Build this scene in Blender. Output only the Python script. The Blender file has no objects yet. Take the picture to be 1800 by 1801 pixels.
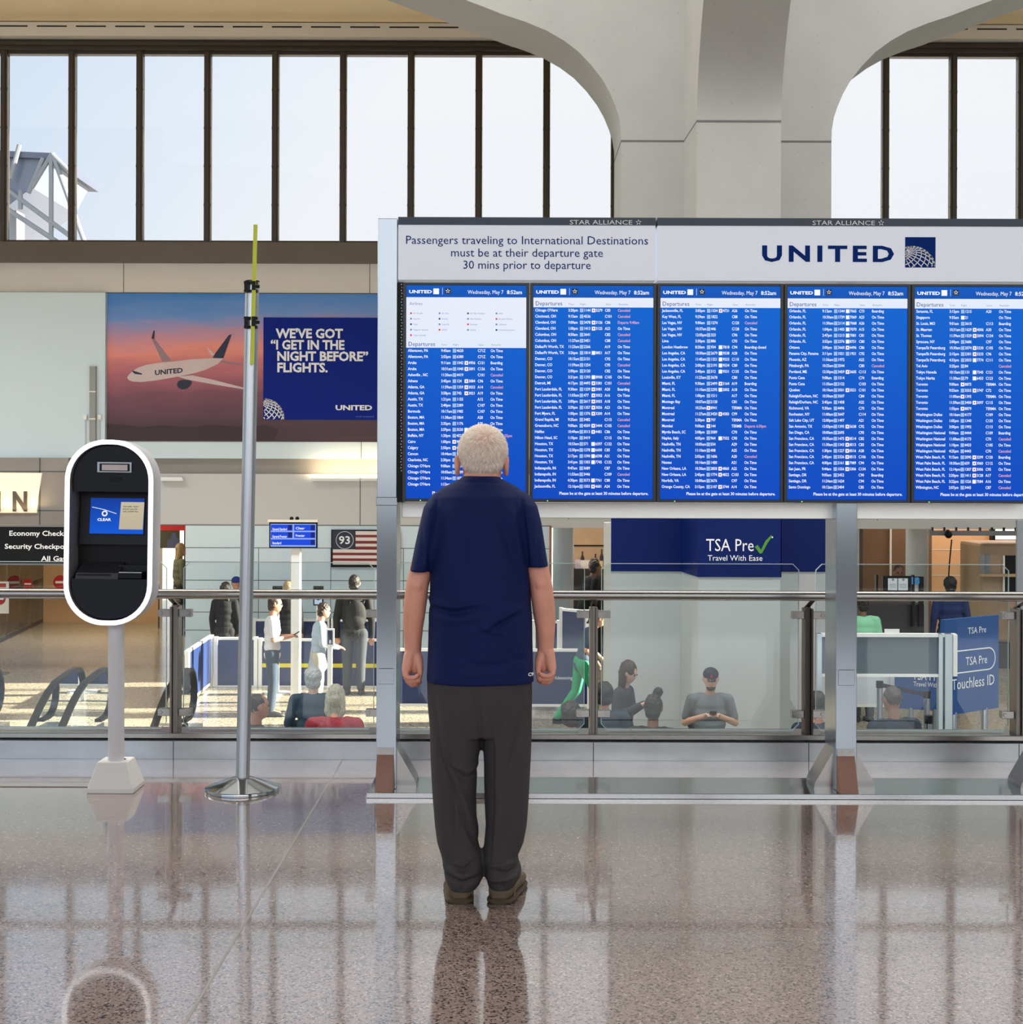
import bpy, bmesh, math, random
import numpy as np
from mathutils import Vector, Matrix

# ------------------------------------------------------------------ camera, sky, sun, exposure
SC = bpy.context.scene
COL = SC.collection
F, HC, S_ROLL = 2600.0, 1.53, 0.0032      # focal length in pixels, eye height, roll
PX0, PY0 = 900.0, 840.0
cam_d = bpy.data.cameras.new('camera')
cam = bpy.data.objects.new('camera', cam_d)
COL.objects.link(cam)
cam.location = (0, 0, HC)
cam.rotation_euler = (math.pi / 2, -S_ROLL, 0)
cam_d.sensor_fit = 'HORIZONTAL'
cam_d.sensor_width = 36
cam_d.lens = F / 1800 * 36
cam_d.shift_y = -(900.5 - PY0) / 1800
cam_d.clip_end = 500
SC.camera = cam

SUN_DIR = Vector((1.0, 0.05, 0.33)).normalized()    # towards the sun
wd = bpy.data.worlds.new('sky')
SC.world = wd
wd.use_nodes = True
wn = wd.node_tree.nodes
wl = wd.node_tree.links
wn.clear()
w_out = wn.new('ShaderNodeOutputWorld')
w_bg = wn.new('ShaderNodeBackground')
w_tc = wn.new('ShaderNodeTexCoord')
w_sep = wn.new('ShaderNodeSeparateXYZ')
wl.new(w_tc.outputs['Generated'], w_sep.inputs[0])
w_rx = wn.new('ShaderNodeMapRange')                  # blue on the left, white haze on the right
w_rx.inputs[1].default_value = -0.36
w_rx.inputs[2].default_value = -0.02
wl.new(w_sep.outputs['X'], w_rx.inputs[0])
w_rz = wn.new('ShaderNodeMapRange')
w_rz.inputs[1].default_value = 0.33
w_rz.inputs[2].default_value = 0.12
wl.new(w_sep.outputs['Z'], w_rz.inputs[0])
w_mx = wn.new('ShaderNodeMath'); w_mx.operation = 'MULTIPLY_ADD'; w_mx.use_clamp = True
wl.new(w_rz.outputs[0], w_mx.inputs[0]); w_mx.inputs[1].default_value = 0.45
wl.new(w_rx.outputs[0], w_mx.inputs[2])
w_sky = wn.new('ShaderNodeMix'); w_sky.data_type = 'RGBA'
wl.new(w_mx.outputs[0], w_sky.inputs[0])
w_sky.inputs[6].default_value = (0.60, 0.77, 0.97, 1)
w_sky.inputs[7].default_value = (0.985, 0.99, 1.0, 1)
w_ry = wn.new('ShaderNodeMapRange')                  # sky strength raised behind the photographer to light the near side
w_ry.inputs[1].default_value = 0.1
w_ry.inputs[2].default_value = -0.5
w_ry.inputs[3].default_value = 1.0
w_ry.inputs[4].default_value = 2.35
wl.new(w_sep.outputs['Y'], w_ry.inputs[0])
wl.new(w_sky.outputs[2], w_bg.inputs[0])
wl.new(w_ry.outputs[0], w_bg.inputs[1])
wl.new(w_bg.outputs[0], w_out.inputs[0])

sun_d = bpy.data.lights.new('sun', 'SUN')
sun_d.energy = 42.0
sun_d.angle = 0.009
sun_d.color = (1.0, 0.90, 0.70)
sun = bpy.data.objects.new('sun', sun_d)
COL.objects.link(sun)
sun.rotation_euler = SUN_DIR.to_track_quat('Z', 'Y').to_euler()
sun.location = (30, 40, 30)

SC.view_settings.view_transform = 'Standard'
SC.view_settings.look = 'None'
SC.view_settings.exposure = 0.0
SC.view_settings.gamma = 1.0
SC.view_settings.use_curve_mapping = False
SC.cycles.max_bounces = 8
SC.cycles.diffuse_bounces = 4
SC.cycles.glossy_bounces = 4
SC.cycles.transparent_max_bounces = 12
SC.cycles.sample_clamp_indirect = 6.0
SC.cycles.caustics_reflective = False
SC.cycles.caustics_refractive = False
SC.cycles.use_denoising = True

ZL = -1.85      # level of the lower floor


def lamp(name, loc, size, energy, color, rot=(0, 0, 0), size_y=None):
    d = bpy.data.lights.new(name, 'AREA')
    d.energy = energy
    d.color = color
    d.size = size
    if size_y:
        d.shape = 'RECTANGLE'
        d.size_y = size_y
    o = bpy.data.objects.new(name, d)
    COL.objects.link(o)
    o.location = loc
    o.rotation_euler = rot
    return o


# ceiling downlights of the lower hall, the corridor and the shops (all outside the picture, above the bulkheads)
lamp('corridor_lamp', (-9.2, 30.5, 0.9), 3.0, 150, (1.0, 0.80, 0.55))
lamp('shop_lamp', (9.0, 29.5, 1.9), 3.0, 170, (1.0, 0.84, 0.68))
# unseen fill lamp added over the atrium to brighten the far walls
lamp('atrium_fill', (0, 12.0, 16.2), 40.0, 8200, (0.98, 0.99, 1.0), (math.radians(32), 0, 0), 5.0)
lamp('kiosk_shop_lamp', (1.5, 28.6, 1.2), 1.2, 40, (1.0, 0.72, 0.45))


def P(px, py, Y):
    u, v = px - PX0, py - PY0
    return Vector(((u + S_ROLL * v) * Y / F, Y, HC - (v - S_ROLL * u) * Y / F))


def X(px, Y, py=PY0):
    return P(px, py, Y).x


def Z(py, Y, px=PX0):
    return P(px, py, Y).z


# ------------------------------------------------------------------ materials
def srgb(r, g, b):
    def c(v):
        v /= 255.0
        return v / 12.92 if v <= 0.04045 else ((v + 0.055) / 1.055) ** 2.4
    return (c(r), c(g), c(b), 1)


MATS = {}


def mat(name, rgb=(200, 200, 200), rough=0.5, metal=0.0, emit=None, var=0.06, vscale=6.0, bump=0.0, bscale=40.0,
        stretch=(1, 1, 1), spec=0.5, sheen=0.0):
    if name in MATS:
        return MATS[name]
    m = bpy.data.materials.new(name)
    m.use_nodes = True
    n, l = m.node_tree.nodes, m.node_tree.links
    b = n['Principled BSDF']
    col = srgb(*rgb)
    tc = n.new('ShaderNodeTexCoord')
    mp = n.new('ShaderNodeMapping')
    mp.inputs['Scale'].default_value = stretch
    l.new(tc.outputs['Object'], mp.inputs[0])
    nz = n.new('ShaderNodeTexNoise')
    nz.inputs['Scale'].default_value = vscale
    nz.inputs['Detail'].default_value = 4
    l.new(mp.outputs[0], nz.inputs[0])
    mx = n.new('ShaderNodeMix')
    mx.data_type = 'RGBA'
    l.new(nz.outputs[0], mx.inputs[0])
    mx.inputs[6].default_value = tuple(max(0, c * (1 - var)) for c in col[:3]) + (1,)
    mx.inputs[7].default_value = tuple(min(1, c * (1 + var)) for c in col[:3]) + (1,)
    l.new(mx.outputs[2], b.inputs['Base Color'])
    b.inputs['Roughness'].default_value = rough
    b.inputs['Metallic'].default_value = metal
    b.inputs['Specular IOR Level'].default_value = spec
    if sheen:
        b.inputs['Sheen Weight'].default_value = sheen
    if emit:
        l.new(mx.outputs[2], b.inputs['Emission Color'])
        b.inputs['Emission Strength'].default_value = emit
    if bump:
        n2 = n.new('ShaderNodeTexNoise')
        n2.inputs['Scale'].default_value = bscale
        n2.inputs['Detail'].default_value = 3
        l.new(mp.outputs[0], n2.inputs[0])
        bp = n.new('ShaderNodeBump')
        bp.inputs['Strength'].default_value = bump
        bp.inputs['Distance'].default_value = 0.01
        l.new(n2.outputs[0], bp.inputs['Height'])
        l.new(bp.outputs[0], b.inputs['Normal'])
    MATS[name] = m
    return m


def screen_mat(name, top, bottom, strength=1.0):
    """A lit display: light only, its own gradient from top to bottom."""
    m = bpy.data.materials.new(name)
    m.use_nodes = True
    n, l = m.node_tree.nodes, m.node_tree.links
    b = n['Principled BSDF']
    tc = n.new('ShaderNodeTexCoord')
    sp = n.new('ShaderNodeSeparateXYZ')
    l.new(tc.outputs['Generated'], sp.inputs[0])
    mx = n.new('ShaderNodeMix')
    mx.data_type = 'RGBA'
    l.new(sp.outputs['Z'], mx.inputs[0])
    mx.inputs[6].default_value = srgb(*bottom)
    mx.inputs[7].default_value = srgb(*top)
    l.new(mx.outputs[2], b.inputs['Emission Color'])
    b.inputs['Emission Strength'].default_value = strength
    b.inputs['Base Color'].default_value = (0.01, 0.01, 0.012, 1)
    b.inputs['Roughness'].default_value = 0.25
    b.inputs['Specular IOR Level'].default_value = 0.04
    return m


def glass_mat(name, tint, reflect=0.06, rough=0.0):
    m = bpy.data.materials.new(name)
    m.use_nodes = True
    n, l = m.node_tree.nodes, m.node_tree.links
    n.clear()
    out = n.new('ShaderNodeOutputMaterial')
    tr = n.new('ShaderNodeBsdfTransparent')
    tr.inputs[0].default_value = tint
    gl = n.new('ShaderNodeBsdfGlossy')
    gl.inputs['Roughness'].default_value = rough
    gl.inputs['Color'].default_value = (0.9, 0.96, 1.0, 1)
    lw = n.new('ShaderNodeFresnel')
    lw.inputs['IOR'].default_value = 1.45
    ma = n.new('ShaderNodeMath')
    ma.operation = 'ADD'
    ma.use_clamp = True
    l.new(lw.outputs[0], ma.inputs[0])
    ma.inputs[1].default_value = reflect
    ms = n.new('ShaderNodeMixShader')
    l.new(ma.outputs[0], ms.inputs[0])
    l.new(tr.outputs[0], ms.inputs[1])
    l.new(gl.outputs[0], ms.inputs[2])
    l.new(ms.outputs[0], out.inputs[0])
    return m


def terrazzo(name, base, dark, light, scale, rough, spec=0.5, coat=0.0):
    m = bpy.data.materials.new(name)
    m.use_nodes = True
    n, l = m.node_tree.nodes, m.node_tree.links
    b = n['Principled BSDF']
    tc = n.new('ShaderNodeTexCoord')
    vo = n.new('ShaderNodeTexVoronoi')
    vo.inputs['Scale'].default_value = scale
    l.new(tc.outputs['Object'], vo.inputs[0])
    sp = n.new('ShaderNodeSeparateColor')
    l.new(vo.outputs['Color'], sp.inputs[0])
    cr = n.new('ShaderNodeValToRGB')
    e = cr.color_ramp.elements
    e[0].position = 0.0
    e[0].color = srgb(*dark)
    e[1].position = 1.0
    e[1].color = srgb(*light)
    for p, c in ((0.15, dark), (0.22, base), (0.90, base), (0.96, light)):
        q = e.new(p)
        q.color = srgb(*c)
    l.new(sp.outputs[0], cr.inputs[0])
    nz = n.new('ShaderNodeTexNoise')
    nz.inputs['Scale'].default_value = scale * 1.7
    nz.inputs['Detail'].default_value = 5
    l.new(tc.outputs['Object'], nz.inputs[0])
    mr = n.new('ShaderNodeMapRange')
    l.new(nz.outputs[0], mr.inputs[0])
    mr.inputs[1].default_value = 0.25
    mr.inputs[2].default_value = 0.75
    mr.inputs[3].default_value = 0.7
    mr.inputs[4].default_value = 1.3
    mx = n.new('ShaderNodeMix')
    mx.data_type = 'RGBA'
    mx.blend_type = 'MULTIPLY'
    mx.inputs[0].default_value = 1.0
    l.new(cr.outputs[0], mx.inputs[6])
    l.new(mr.outputs[0], mx.inputs[7])
    l.new(mx.outputs[2], b.inputs['Base Color'])
    n3 = n.new('ShaderNodeTexNoise')
    n3.inputs['Scale'].default_value = 1.3
    l.new(tc.outputs['Object'], n3.inputs[0])
    m3 = n.new('ShaderNodeMapRange')
    l.new(n3.outputs[0], m3.inputs[0])
    m3.inputs[3].default_value = rough * 0.8
    m3.inputs[4].default_value = rough * 1.25
    l.new(m3.outputs[0], b.inputs['Roughness'])
    b.inputs['Specular IOR Level'].default_value = spec
    b.inputs['Coat Weight'].default_value = coat
    b.inputs['Coat Roughness'].default_value = 0.05
    return m


def concrete_mat(name, rgb, joints=()):
    """Cast concrete: pores, faint mottling, dark pour joints at given heights."""
    m = bpy.data.materials.new(name)
    m.use_nodes = True
    n, l = m.node_tree.nodes, m.node_tree.links
    b = n['Principled BSDF']
    tc = n.new('ShaderNodeTexCoord')
    nz = n.new('ShaderNodeTexNoise')
    nz.inputs['Scale'].default_value = 1.6
    nz.inputs['Detail'].default_value = 7
    l.new(tc.outputs['Object'], nz.inputs[0])
    c = srgb(*rgb)
    mx = n.new('ShaderNodeMix')
    mx.data_type = 'RGBA'
    l.new(nz.outputs[0], mx.inputs[0])
    mx.inputs[6].default_value = tuple(v * 0.88 for v in c[:3]) + (1,)
    mx.inputs[7].default_value = tuple(v * 1.1 for v in c[:3]) + (1,)
    vo = n.new('ShaderNodeTexVoronoi')
    vo.inputs['Scale'].default_value = 9.0
    l.new(tc.outputs['Object'], vo.inputs[0])
    mr = n.new('ShaderNodeMapRange')
    l.new(vo.outputs['Distance'], mr.inputs[0])
    mr.inputs[1].default_value = 0.045
    mr.inputs[2].default_value = 0.10
    mr.inputs[3].default_value = 0.78
    mr.inputs[4].default_value = 1.0
    m2 = n.new('ShaderNodeMix')
    m2.data_type = 'RGBA'
    m2.blend_type = 'MULTIPLY'
    m2.inputs[0].default_value = 1
    l.new(mx.outputs[2], m2.inputs[6])
    l.new(mr.outputs[0], m2.inputs[7])
    last = m2.outputs[2]
    l.new(last, b.inputs['Base Color'])
    b.inputs['Roughness'].default_value = 0.75
    bp = n.new('ShaderNodeBump')
    bp.inputs['Strength'].default_value = 0.15
    l.new(nz.outputs[0], bp.inputs['Height'])
    l.new(bp.outputs[0], b.inputs['Normal'])
    return m


def hair_mat(name, a, bcol, scalp=None):
    m = bpy.data.materials.new(name)
    m.use_nodes = True
    n, l = m.node_tree.nodes, m.node_tree.links
    b = n['Principled BSDF']
    tc = n.new('ShaderNodeTexCoord')
    mp = n.new('ShaderNodeMapping')
    mp.inputs['Scale'].default_value = (260, 260, 22)
    l.new(tc.outputs['Object'], mp.inputs[0])
    nz = n.new('ShaderNodeTexNoise')
    nz.inputs['Scale'].default_value = 1.0
    nz.inputs['Detail'].default_value = 3
    l.new(mp.outputs[0], nz.inputs[0])
    mr = n.new('ShaderNodeMapRange')
    mr.inputs[1].default_value = 0.3
    mr.inputs[2].default_value = 0.7
    l.new(nz.outputs[0], mr.inputs[0])
    mx = n.new('ShaderNodeMix')
    mx.data_type = 'RGBA'
    l.new(mr.outputs[0], mx.inputs[0])
    mx.inputs[6].default_value = srgb(*a)
    mx.inputs[7].default_value = srgb(*bcol)
    l.new(mx.outputs[2], b.inputs['Base Color'])
    b.inputs['Roughness'].default_value = 0.55
    bp = n.new('ShaderNodeBump')
    bp.inputs['Strength'].default_value = 0.5
    bp.inputs['Distance'].default_value = 0.004
    l.new(nz.outputs[0], bp.inputs['Height'])
    l.new(bp.outputs[0], b.inputs['Normal'])
    return m


# ------------------------------------------------------------------ mesh builder
WLOC = {}


class MB:
    def __init__(s):
        s.v, s.f, s.mi, s.cur = [], [], [], 0

    def add(s, vs, fs):
        o = len(s.v)
        s.v += [tuple(v) for v in vs]
        for f in fs:
            s.f.append(tuple(i + o for i in f))
            s.mi.append(s.cur)
        return s

    def box(s, x0, x1, y0, y1, z0, z1):
        vs = [(x0, y0, z0), (x1, y0, z0), (x1, y1, z0), (x0, y1, z0), (x0, y0, z1), (x1, y0, z1), (x1, y1, z1), (x0, y1, z1)]
        return s.add(vs, [(0, 3, 2, 1), (4, 5, 6, 7), (0, 1, 5, 4), (1, 2, 6, 5), (2, 3, 7, 6), (3, 0, 4, 7)])

    def hexa(s, a, b):
        """two quads (4 points each), joined"""
        return s.add(list(a) + list(b), [(0, 3, 2, 1), (4, 5, 6, 7), (0, 1, 5, 4), (1, 2, 6, 5), (2, 3, 7, 6), (3, 0, 4, 7)])

    def poly(s, pts):
        return s.add(pts, [tuple(range(len(pts)))])

    def prism(s, pts, d):
        """polygon extruded by the vector d"""
        n = len(pts)
        d = Vector(d)
        vs = [Vector(p) for p in pts] + [Vector(p) + d for p in pts]
        return s.add(vs, [tuple(range(n)), tuple(range(2 * n - 1, n - 1, -1))] + [(i, (i + 1) % n, n + (i + 1) % n, n + i) for i in range(n)])

    def bridge(s, A, B, caps=True):
        n = len(A)
        return s.loft([A, B], caps)

    def loft(s, rings, caps=True, closed=True):
        n = len(rings[0])
        vs = [p for r in rings for p in r]
        fs = []
        for k in range(len(rings) - 1):
            for i in range(n if closed else n - 1):
                j = (i + 1) % n
                fs.append((k * n + i, k * n + j, (k + 1) * n + j, (k + 1) * n + i))
        if caps:
            fs.append(tuple(range(n - 1, -1, -1)))
            fs.append(tuple((len(rings) - 1) * n + i for i in range(n)))
        return s.add(vs, fs)

    def tube(s, pts, r, n=10, caps=True):
        pts = [Vector(p) for p in pts]
        rs = r if isinstance(r, (list, tuple)) else [r] * len(pts)
        rings = []
        up = None
        for i, p in enumerate(pts):
            a = pts[max(0, i - 1)]
            b = pts[min(len(pts) - 1, i + 1)]
            t = (b - a).normalized()
            if up is None:
                up = Vector((0, 0, 1)) if abs(t.z) < 0.9 else Vector((0, 1, 0))
            u = (up - t * up.dot(t)).normalized()
            up = u
            w = t.cross(u)
            rings.append([p + (u * math.cos(2 * math.pi * k / n) + w * math.sin(2 * math.pi * k / n)) * rs[i] for k in range(n)])
        return s.loft(rings, caps)

    def band(s, pts, a, b, side):
        """flat bar along pts: width a along 'side', height b"""
        pts = [Vector(p) for p in pts]
        side = Vector(side).normalized()
        rings = []
        for i, p in enumerate(pts):
            t = (pts[min(len(pts) - 1, i + 1)] - pts[max(0, i - 1)]).normalized()
            w = t.cross(side).normalized()
            rings.append([p + side * (a * i2) + w * (b * j2) for i2, j2 in ((-.5, -.5), (.5, -.5), (.5, .5), (-.5, .5))])
        return s.loft(rings)

    def lathe(s, c, prof, n=40):
        """profile [(r, z)] turned about the vertical through c"""
        c = Vector(c)
        rings = [[c + Vector((r * math.cos(2 * math.pi * k / n), r * math.sin(2 * math.pi * k / n), z)) for k in range(n)] for r, z in prof]
        return s.loft(rings)

    def ball(s, c, r, n=12, m=8):
        c = Vector(c)
        rx, ry, rz = r if isinstance(r, (tuple, list)) else (r, r, r)
        rings = []
        for j in range(1, m):
            t = math.pi * j / m
            rings.append([c + Vector((rx * math.sin(t) * math.cos(2 * math.pi * k / n), ry * math.sin(t) * math.sin(2 * math.pi * k / n), -rz * math.cos(t))) for k in range(n)])
        vs = [p for q in rings for p in q] + [c - Vector((0, 0, rz)), c + Vector((0, 0, rz))]
        a, b = len(vs) - 2, len(vs) - 1
        fs = []
        for k in range(m - 2):
            for i in range(n):
                j = (i + 1) % n
                fs.append((k * n + i, k * n + j, (k + 1) * n + j, (k + 1) * n + i))
        for i in range(n):
            j = (i + 1) % n
            fs.append((a, j, i))
            fs.append((b, (m - 2) * n + i, (m - 2) * n + j))
        return s.add(vs, fs)

    def mesh(s, name, off=None):
        me = bpy.data.meshes.new(name)
        vs = s.v if off is None else [(a - off[0], b - off[1], c - off[2]) for a, b, c in s.v]
        me.from_pydata(vs, [], s.f)
        if any(s.mi):
            me.polygons.foreach_set('material_index', s.mi)
        return me

    def build(s, name, m, parent=None, smooth=False, bevel=0.0, fix=True, origin=None):
        if parent is not None:
            off = WLOC.get(parent.name, Vector((0, 0, 0)))
            loc = None
        else:
            a = np.array(s.v)
            lo, hi = a.min(0), a.max(0)
            off = Vector(((lo[0] + hi[0]) / 2, (lo[1] + hi[1]) / 2, lo[2])) if origin is None else Vector(origin)
            loc = off
        me = s.mesh(name, off)
        if fix:
            bm = bmesh.new()
            bm.from_mesh(me)
            bmesh.ops.recalc_face_normals(bm, faces=bm.faces)
            bm.to_mesh(me)
            bm.free()
        for q in (m if isinstance(m, (list, tuple)) else [m]):
            me.materials.append(q)
        return link(name, me, parent, loc, smooth, bevel, off)


def link(name, me, parent=None, loc=None, smooth=False, bevel=0.0, off=None):
    o = bpy.data.objects.new(name, me)
    COL.objects.link(o)
    if parent is not None:
        o.parent = parent
    if loc is not None:
        o.location = loc
    WLOC[o.name] = Vector(off) if off is not None else Vector((0, 0, 0))
    if smooth:
        me.polygons.foreach_set('use_smooth', [True] * len(me.polygons))
        if smooth == 'auto':
            try:
                me.set_sharp_from_angle(angle=math.radians(38))
            except Exception:
                pass
    if bevel:
        b = o.modifiers.new('edge', 'BEVEL')
        b.width = bevel
        b.segments = 2
        b.limit_method = 'ANGLE'
        b.angle_limit = math.radians(40)
    return o


def thing(name, label, cat, loc, group=None, rotz=0.0):
    o = bpy.data.objects.new(name, None)
    o.empty_display_size = 0.1
    COL.objects.link(o)
    o.location = loc
    o.rotation_euler = (0, 0, rotz)
    tag(o, label, cat, group)
    WLOC[o.name] = Vector(loc)
    return o


def tag(o, label, cat, group=None):
    o['label'] = label
    o['category'] = cat
    if group:
        o['group'] = group
    return o


def structure(o):
    o['kind'] = 'structure'
    return o


# ------------------------------------------------------------------ lettering
GLYPH = {}
CHARS = "ABCDEFGHIJKLMNOPQRSTUVWXYZabcdefghijklmnopqrstuvwxyz0123456789 ,.:/'’“”-_&"


def make_glyphs(bold, key):
    def tobj(t):
        cu = bpy.data.curves.new('t', 'FONT')
        cu.body = t
        cu.size = 1.0
        cu.resolution_u = 2
        cu.offset = bold
        o = bpy.data.objects.new('t', cu)
        COL.objects.link(o)
        return o
    A = {c: tobj(c) for c in CHARS}
    B = {c: tobj('H' + c + 'H') for c in CHARS}
    HH = tobj('HH')
    bpy.context.view_layer.update()
    dg = bpy.context.evaluated_depsgraph_get()

    def grab(o):
        e = o.evaluated_get(dg)
        me = e.to_mesh()
        vs = [tuple(v.co) for v in me.vertices]
        fs = [tuple(p.vertices) for p in me.polygons]
        e.to_mesh_clear()
        return vs, fs

    def wid(o):
        vs, _ = grab(o)
        xs = [v[0] for v in vs]
        return max(xs) - min(xs)
    hh = wid(HH)
    out = {}
    for c in CHARS:
        vs, fs = grab(A[c])
        out[c] = (vs, fs, wid(B[c]) - hh)
    hv = out['H'][0]
    cap = max(v[1] for v in hv)
    for o in list(A.values()) + list(B.values()) + [HH]:
        cu = o.data
        bpy.data.objects.remove(o)
        bpy.data.curves.remove(cu)
    GLYPH[key] = (out, cap)


make_glyphs(0.0, 'r')
make_glyphs(0.018, 'b')
make_glyphs(0.035, 'x')


def text(mb, s, org, cap, align='L', w='r', xs=1.0, track=0.0, U=(1, 0, 0), V=(0, 0, 1), fit=None):
    """Flat lettering: cap height in metres, baseline at org along U; fit = wanted width."""
    G, c0 = GLYPH[w]
    k = cap / c0
    tot = sum(G[c][2] + track for c in s) - track
    if fit:
        xs = fit / (tot * k)
    wdt = tot * k * xs
    x = {'L': 0.0, 'C': -wdt / 2, 'R': -wdt}[align]
    org, U, V = Vector(org), Vector(U), Vector(V)
    for c in s:
        vs, fs, adv = G[c]
        if fs:
            mb.add([org + U * (x + v[0] * k * xs) + V * (v[1] * k) for v in vs], fs)
        x += (adv + track) * k * xs
    return wdt


def disc(mb, c, r, U=(1, 0, 0), V=(0, 0, 1), n=28, r2=0.0):
    c, U, V = Vector(c), Vector(U), Vector(V)
    a = [c + U * (r * math.cos(2 * math.pi * i / n)) + V * (r * math.sin(2 * math.pi * i / n)) for i in range(n)]
    if r2 <= 0:
        mb.poly(a)
    else:
        b = [c + U * (r2 * math.cos(2 * math.pi * i / n)) + V * (r2 * math.sin(2 * math.pi * i / n)) for i in range(n)]
        mb.add(a + b, [(i, (i + 1) % n, n + (i + 1) % n, n + i) for i in range(n)])


def flat(mb, x0, x1, z0, z1, y):
    mb.poly([(x0, y, z0), (x1, y, z0), (x1, y, z1), (x0, y, z1)])


def ribbon(mb, pts, w, U=(1, 0, 0), V=(0, 0, 1), org=(0, 0, 0)):
    """flat line of width w through 2-D points"""
    org, U, V = Vector(org), Vector(U), Vector(V)
    for (a, b), (c, d) in zip(pts[:-1], pts[1:]):
        L = math.hypot(c - a, d - b)
        if L < 1e-9:
            continue
        nx, ny = -(d - b) / L * w / 2, (c - a) / L * w / 2
        q = [(a + nx, b + ny), (c + nx, d + ny), (c - nx, d - ny), (a - nx, b - ny)]
        mb.poly([org + U * x + V * y for x, y in q])


def star_mark(mb, c, r):
    """ring of five small kites"""
    c = Vector(c)
    for k in range(5):
        a = math.pi / 2 + 2 * math.pi * k / 5
        def q(rr, aa):
            return c + Vector((rr * math.cos(aa), 0, rr * math.sin(aa)))
        mb.poly([q(r, a), q(r * .55, a + .36), q(r * .28, a + .1), q(r * .45, a - .45)])


def globe_lines(mb, x0, z0, w, y, lw, cx=0.22, cz=-0.10, R=0.80):
    """latitude and longitude lines of a tilted globe, clipped to a square"""
    tilt, spin = math.radians(38), math.radians(28)

    def pr(lat, lon):
        v = Vector((math.cos(lat) * math.cos(lon), math.sin(lat), math.cos(lat) * math.sin(lon)))
        v = Matrix.Rotation(spin, 3, 'Z') @ (Matrix.Rotation(tilt, 3, 'X') @ v)
        return (cx + R * v.x, cz + R * v.y, v.z)

    def clipline(pts):
        run = []
        for a, b, d in pts:
            if d > -0.02 and 0.01 < a < 0.99 and 0.01 < b < 0.99:
                run.append((a * w, b * w))
            else:
                if len(run) > 1:
                    ribbon(mb, run, lw, org=(x0, y, z0))
                run = []
        if len(run) > 1:
            ribbon(mb, run, lw, org=(x0, y, z0))
    for la in range(-75, 90, 12):
        clipline([pr(math.radians(la), math.radians(lo)) for lo in range(0, 361, 6)])
    for lo in range(0, 360, 15):
        clipline([pr(math.radians(la), math.radians(lo)) for la in range(-84, 86, 6)])


# ------------------------------------------------------------------ rounded bodies
def remesh(mb, voxel, smooth=6, fac=0.5, keep_off=None):
    me = mb.mesh('tmp')
    o = bpy.data.objects.new('tmp', me)
    COL.objects.link(o)
    r = o.modifiers.new('r', 'REMESH')
    r.mode = 'VOXEL'
    r.voxel_size = voxel
    r.adaptivity = 0
    if smooth:
        s = o.modifiers.new('s', 'SMOOTH')
        s.factor = fac
        s.iterations = smooth
    bpy.context.view_layer.update()
    dg = bpy.context.evaluated_depsgraph_get()
    out = bpy.data.meshes.new_from_object(o.evaluated_get(dg))
    bpy.data.objects.remove(o)
    bpy.data.meshes.remove(me)
    return out


def cap(mb, p0, r0, p1, r1, n=12):
    p0, p1 = Vector(p0), Vector(p1)
    mb.ball(p0, r0, n, 8)
    mb.ball(p1, r1, n, 8)
    if (p1 - p0).length > 1e-4:
        mb.tube([p0, p1], [r0, r1], n)


def chain(mb, pts, n=12):
    """pts: (x, y, z, r)"""
    for a, b in zip(pts[:-1], pts[1:]):
        cap(mb, a[:3], a[3], b[:3], b[3], n)


def soft(name, mb, m, parent, voxel, smooth=5, lump=0.0, fz=1.0):
    me = remesh(mb, voxel, smooth)
    if lump:                                   # locks of hair: uneven surface
        n = len(me.vertices)
        co = np.empty(n * 3); me.vertices.foreach_get('co', co); co = co.reshape(-1, 3)
        no = np.empty(n * 3); me.vertex_normals.foreach_get('vector', no); no = no.reshape(-1, 3)
        rnd = np.random.RandomState(len(name) + n % 97)
        d = np.zeros(n)
        for _ in range(9):
            kx, ky, kz = rnd.normal(0, 110), rnd.normal(0, 110), rnd.normal(0, 90 * fz)
            d += np.sin(co[:, 0] * kx + co[:, 1] * ky + co[:, 2] * kz + rnd.uniform(0, 6.28))
        co += no * (d * lump / 3)[:, None]
        me.vertices.foreach_set('co', co.ravel())
        me.update()
    for q in (m if isinstance(m, (list, tuple)) else [m]):
        me.materials.append(q)
    return link(name, me, parent, smooth=True, off=WLOC.get(parent.name) if parent is not None else None)


def superring(cx, cy, cz, a, b, e=2.4, n=36):
    out = []
    for k in range(n):
        t = 2 * math.pi * k / n
        c, s = math.cos(t), math.sin(t)
        out.append(Vector((cx + a * math.copysign(abs(c) ** (2 / e), c), cy + b * math.copysign(abs(s) ** (2 / e), s), cz)))
    return out
# ------------------------------------------------------------------ materials of the place
M_TERR = terrazzo('terrazzo', (143, 125, 120), (56, 49, 48), (170, 156, 150), 150, 0.14, 0.8, 1.0)
M_LOW = terrazzo('pale_terrazzo', (170, 160, 142), (110, 102, 92), (205, 196, 180), 60, 0.16, 0.6)
M_STEEL = mat('brushed_steel', (152, 160, 168), 0.18, 1.0, var=0.08, vscale=30, stretch=(1, 1, 14))
M_STEELH = mat('brushed_steel_rail', (152, 150, 148), 0.24, 1.0, var=0.08, vscale=20, stretch=(10, 1, 1))
M_BRIGHT = mat('polished_steel', (170, 173, 176), 0.12, 1.0, var=0.03)
M_DSTEEL = mat('dark_bronze_metal', (74, 66, 60), 0.45, 0.55, var=0.1, vscale=3)
M_SILL = mat('bronze_sill', (104, 94, 84), 0.5, 0.5, var=0.12, vscale=2)
M_BLACK = mat('black_plastic', (11, 12, 14), 0.45, var=0.1, spec=.2)
M_NAVY = mat('navy_panel', (22, 34, 62), 0.5, var=0.05)
M_WALL = mat('white_wall_panel', (212, 228, 236), 0.5, var=0.02, vscale=1)
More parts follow.
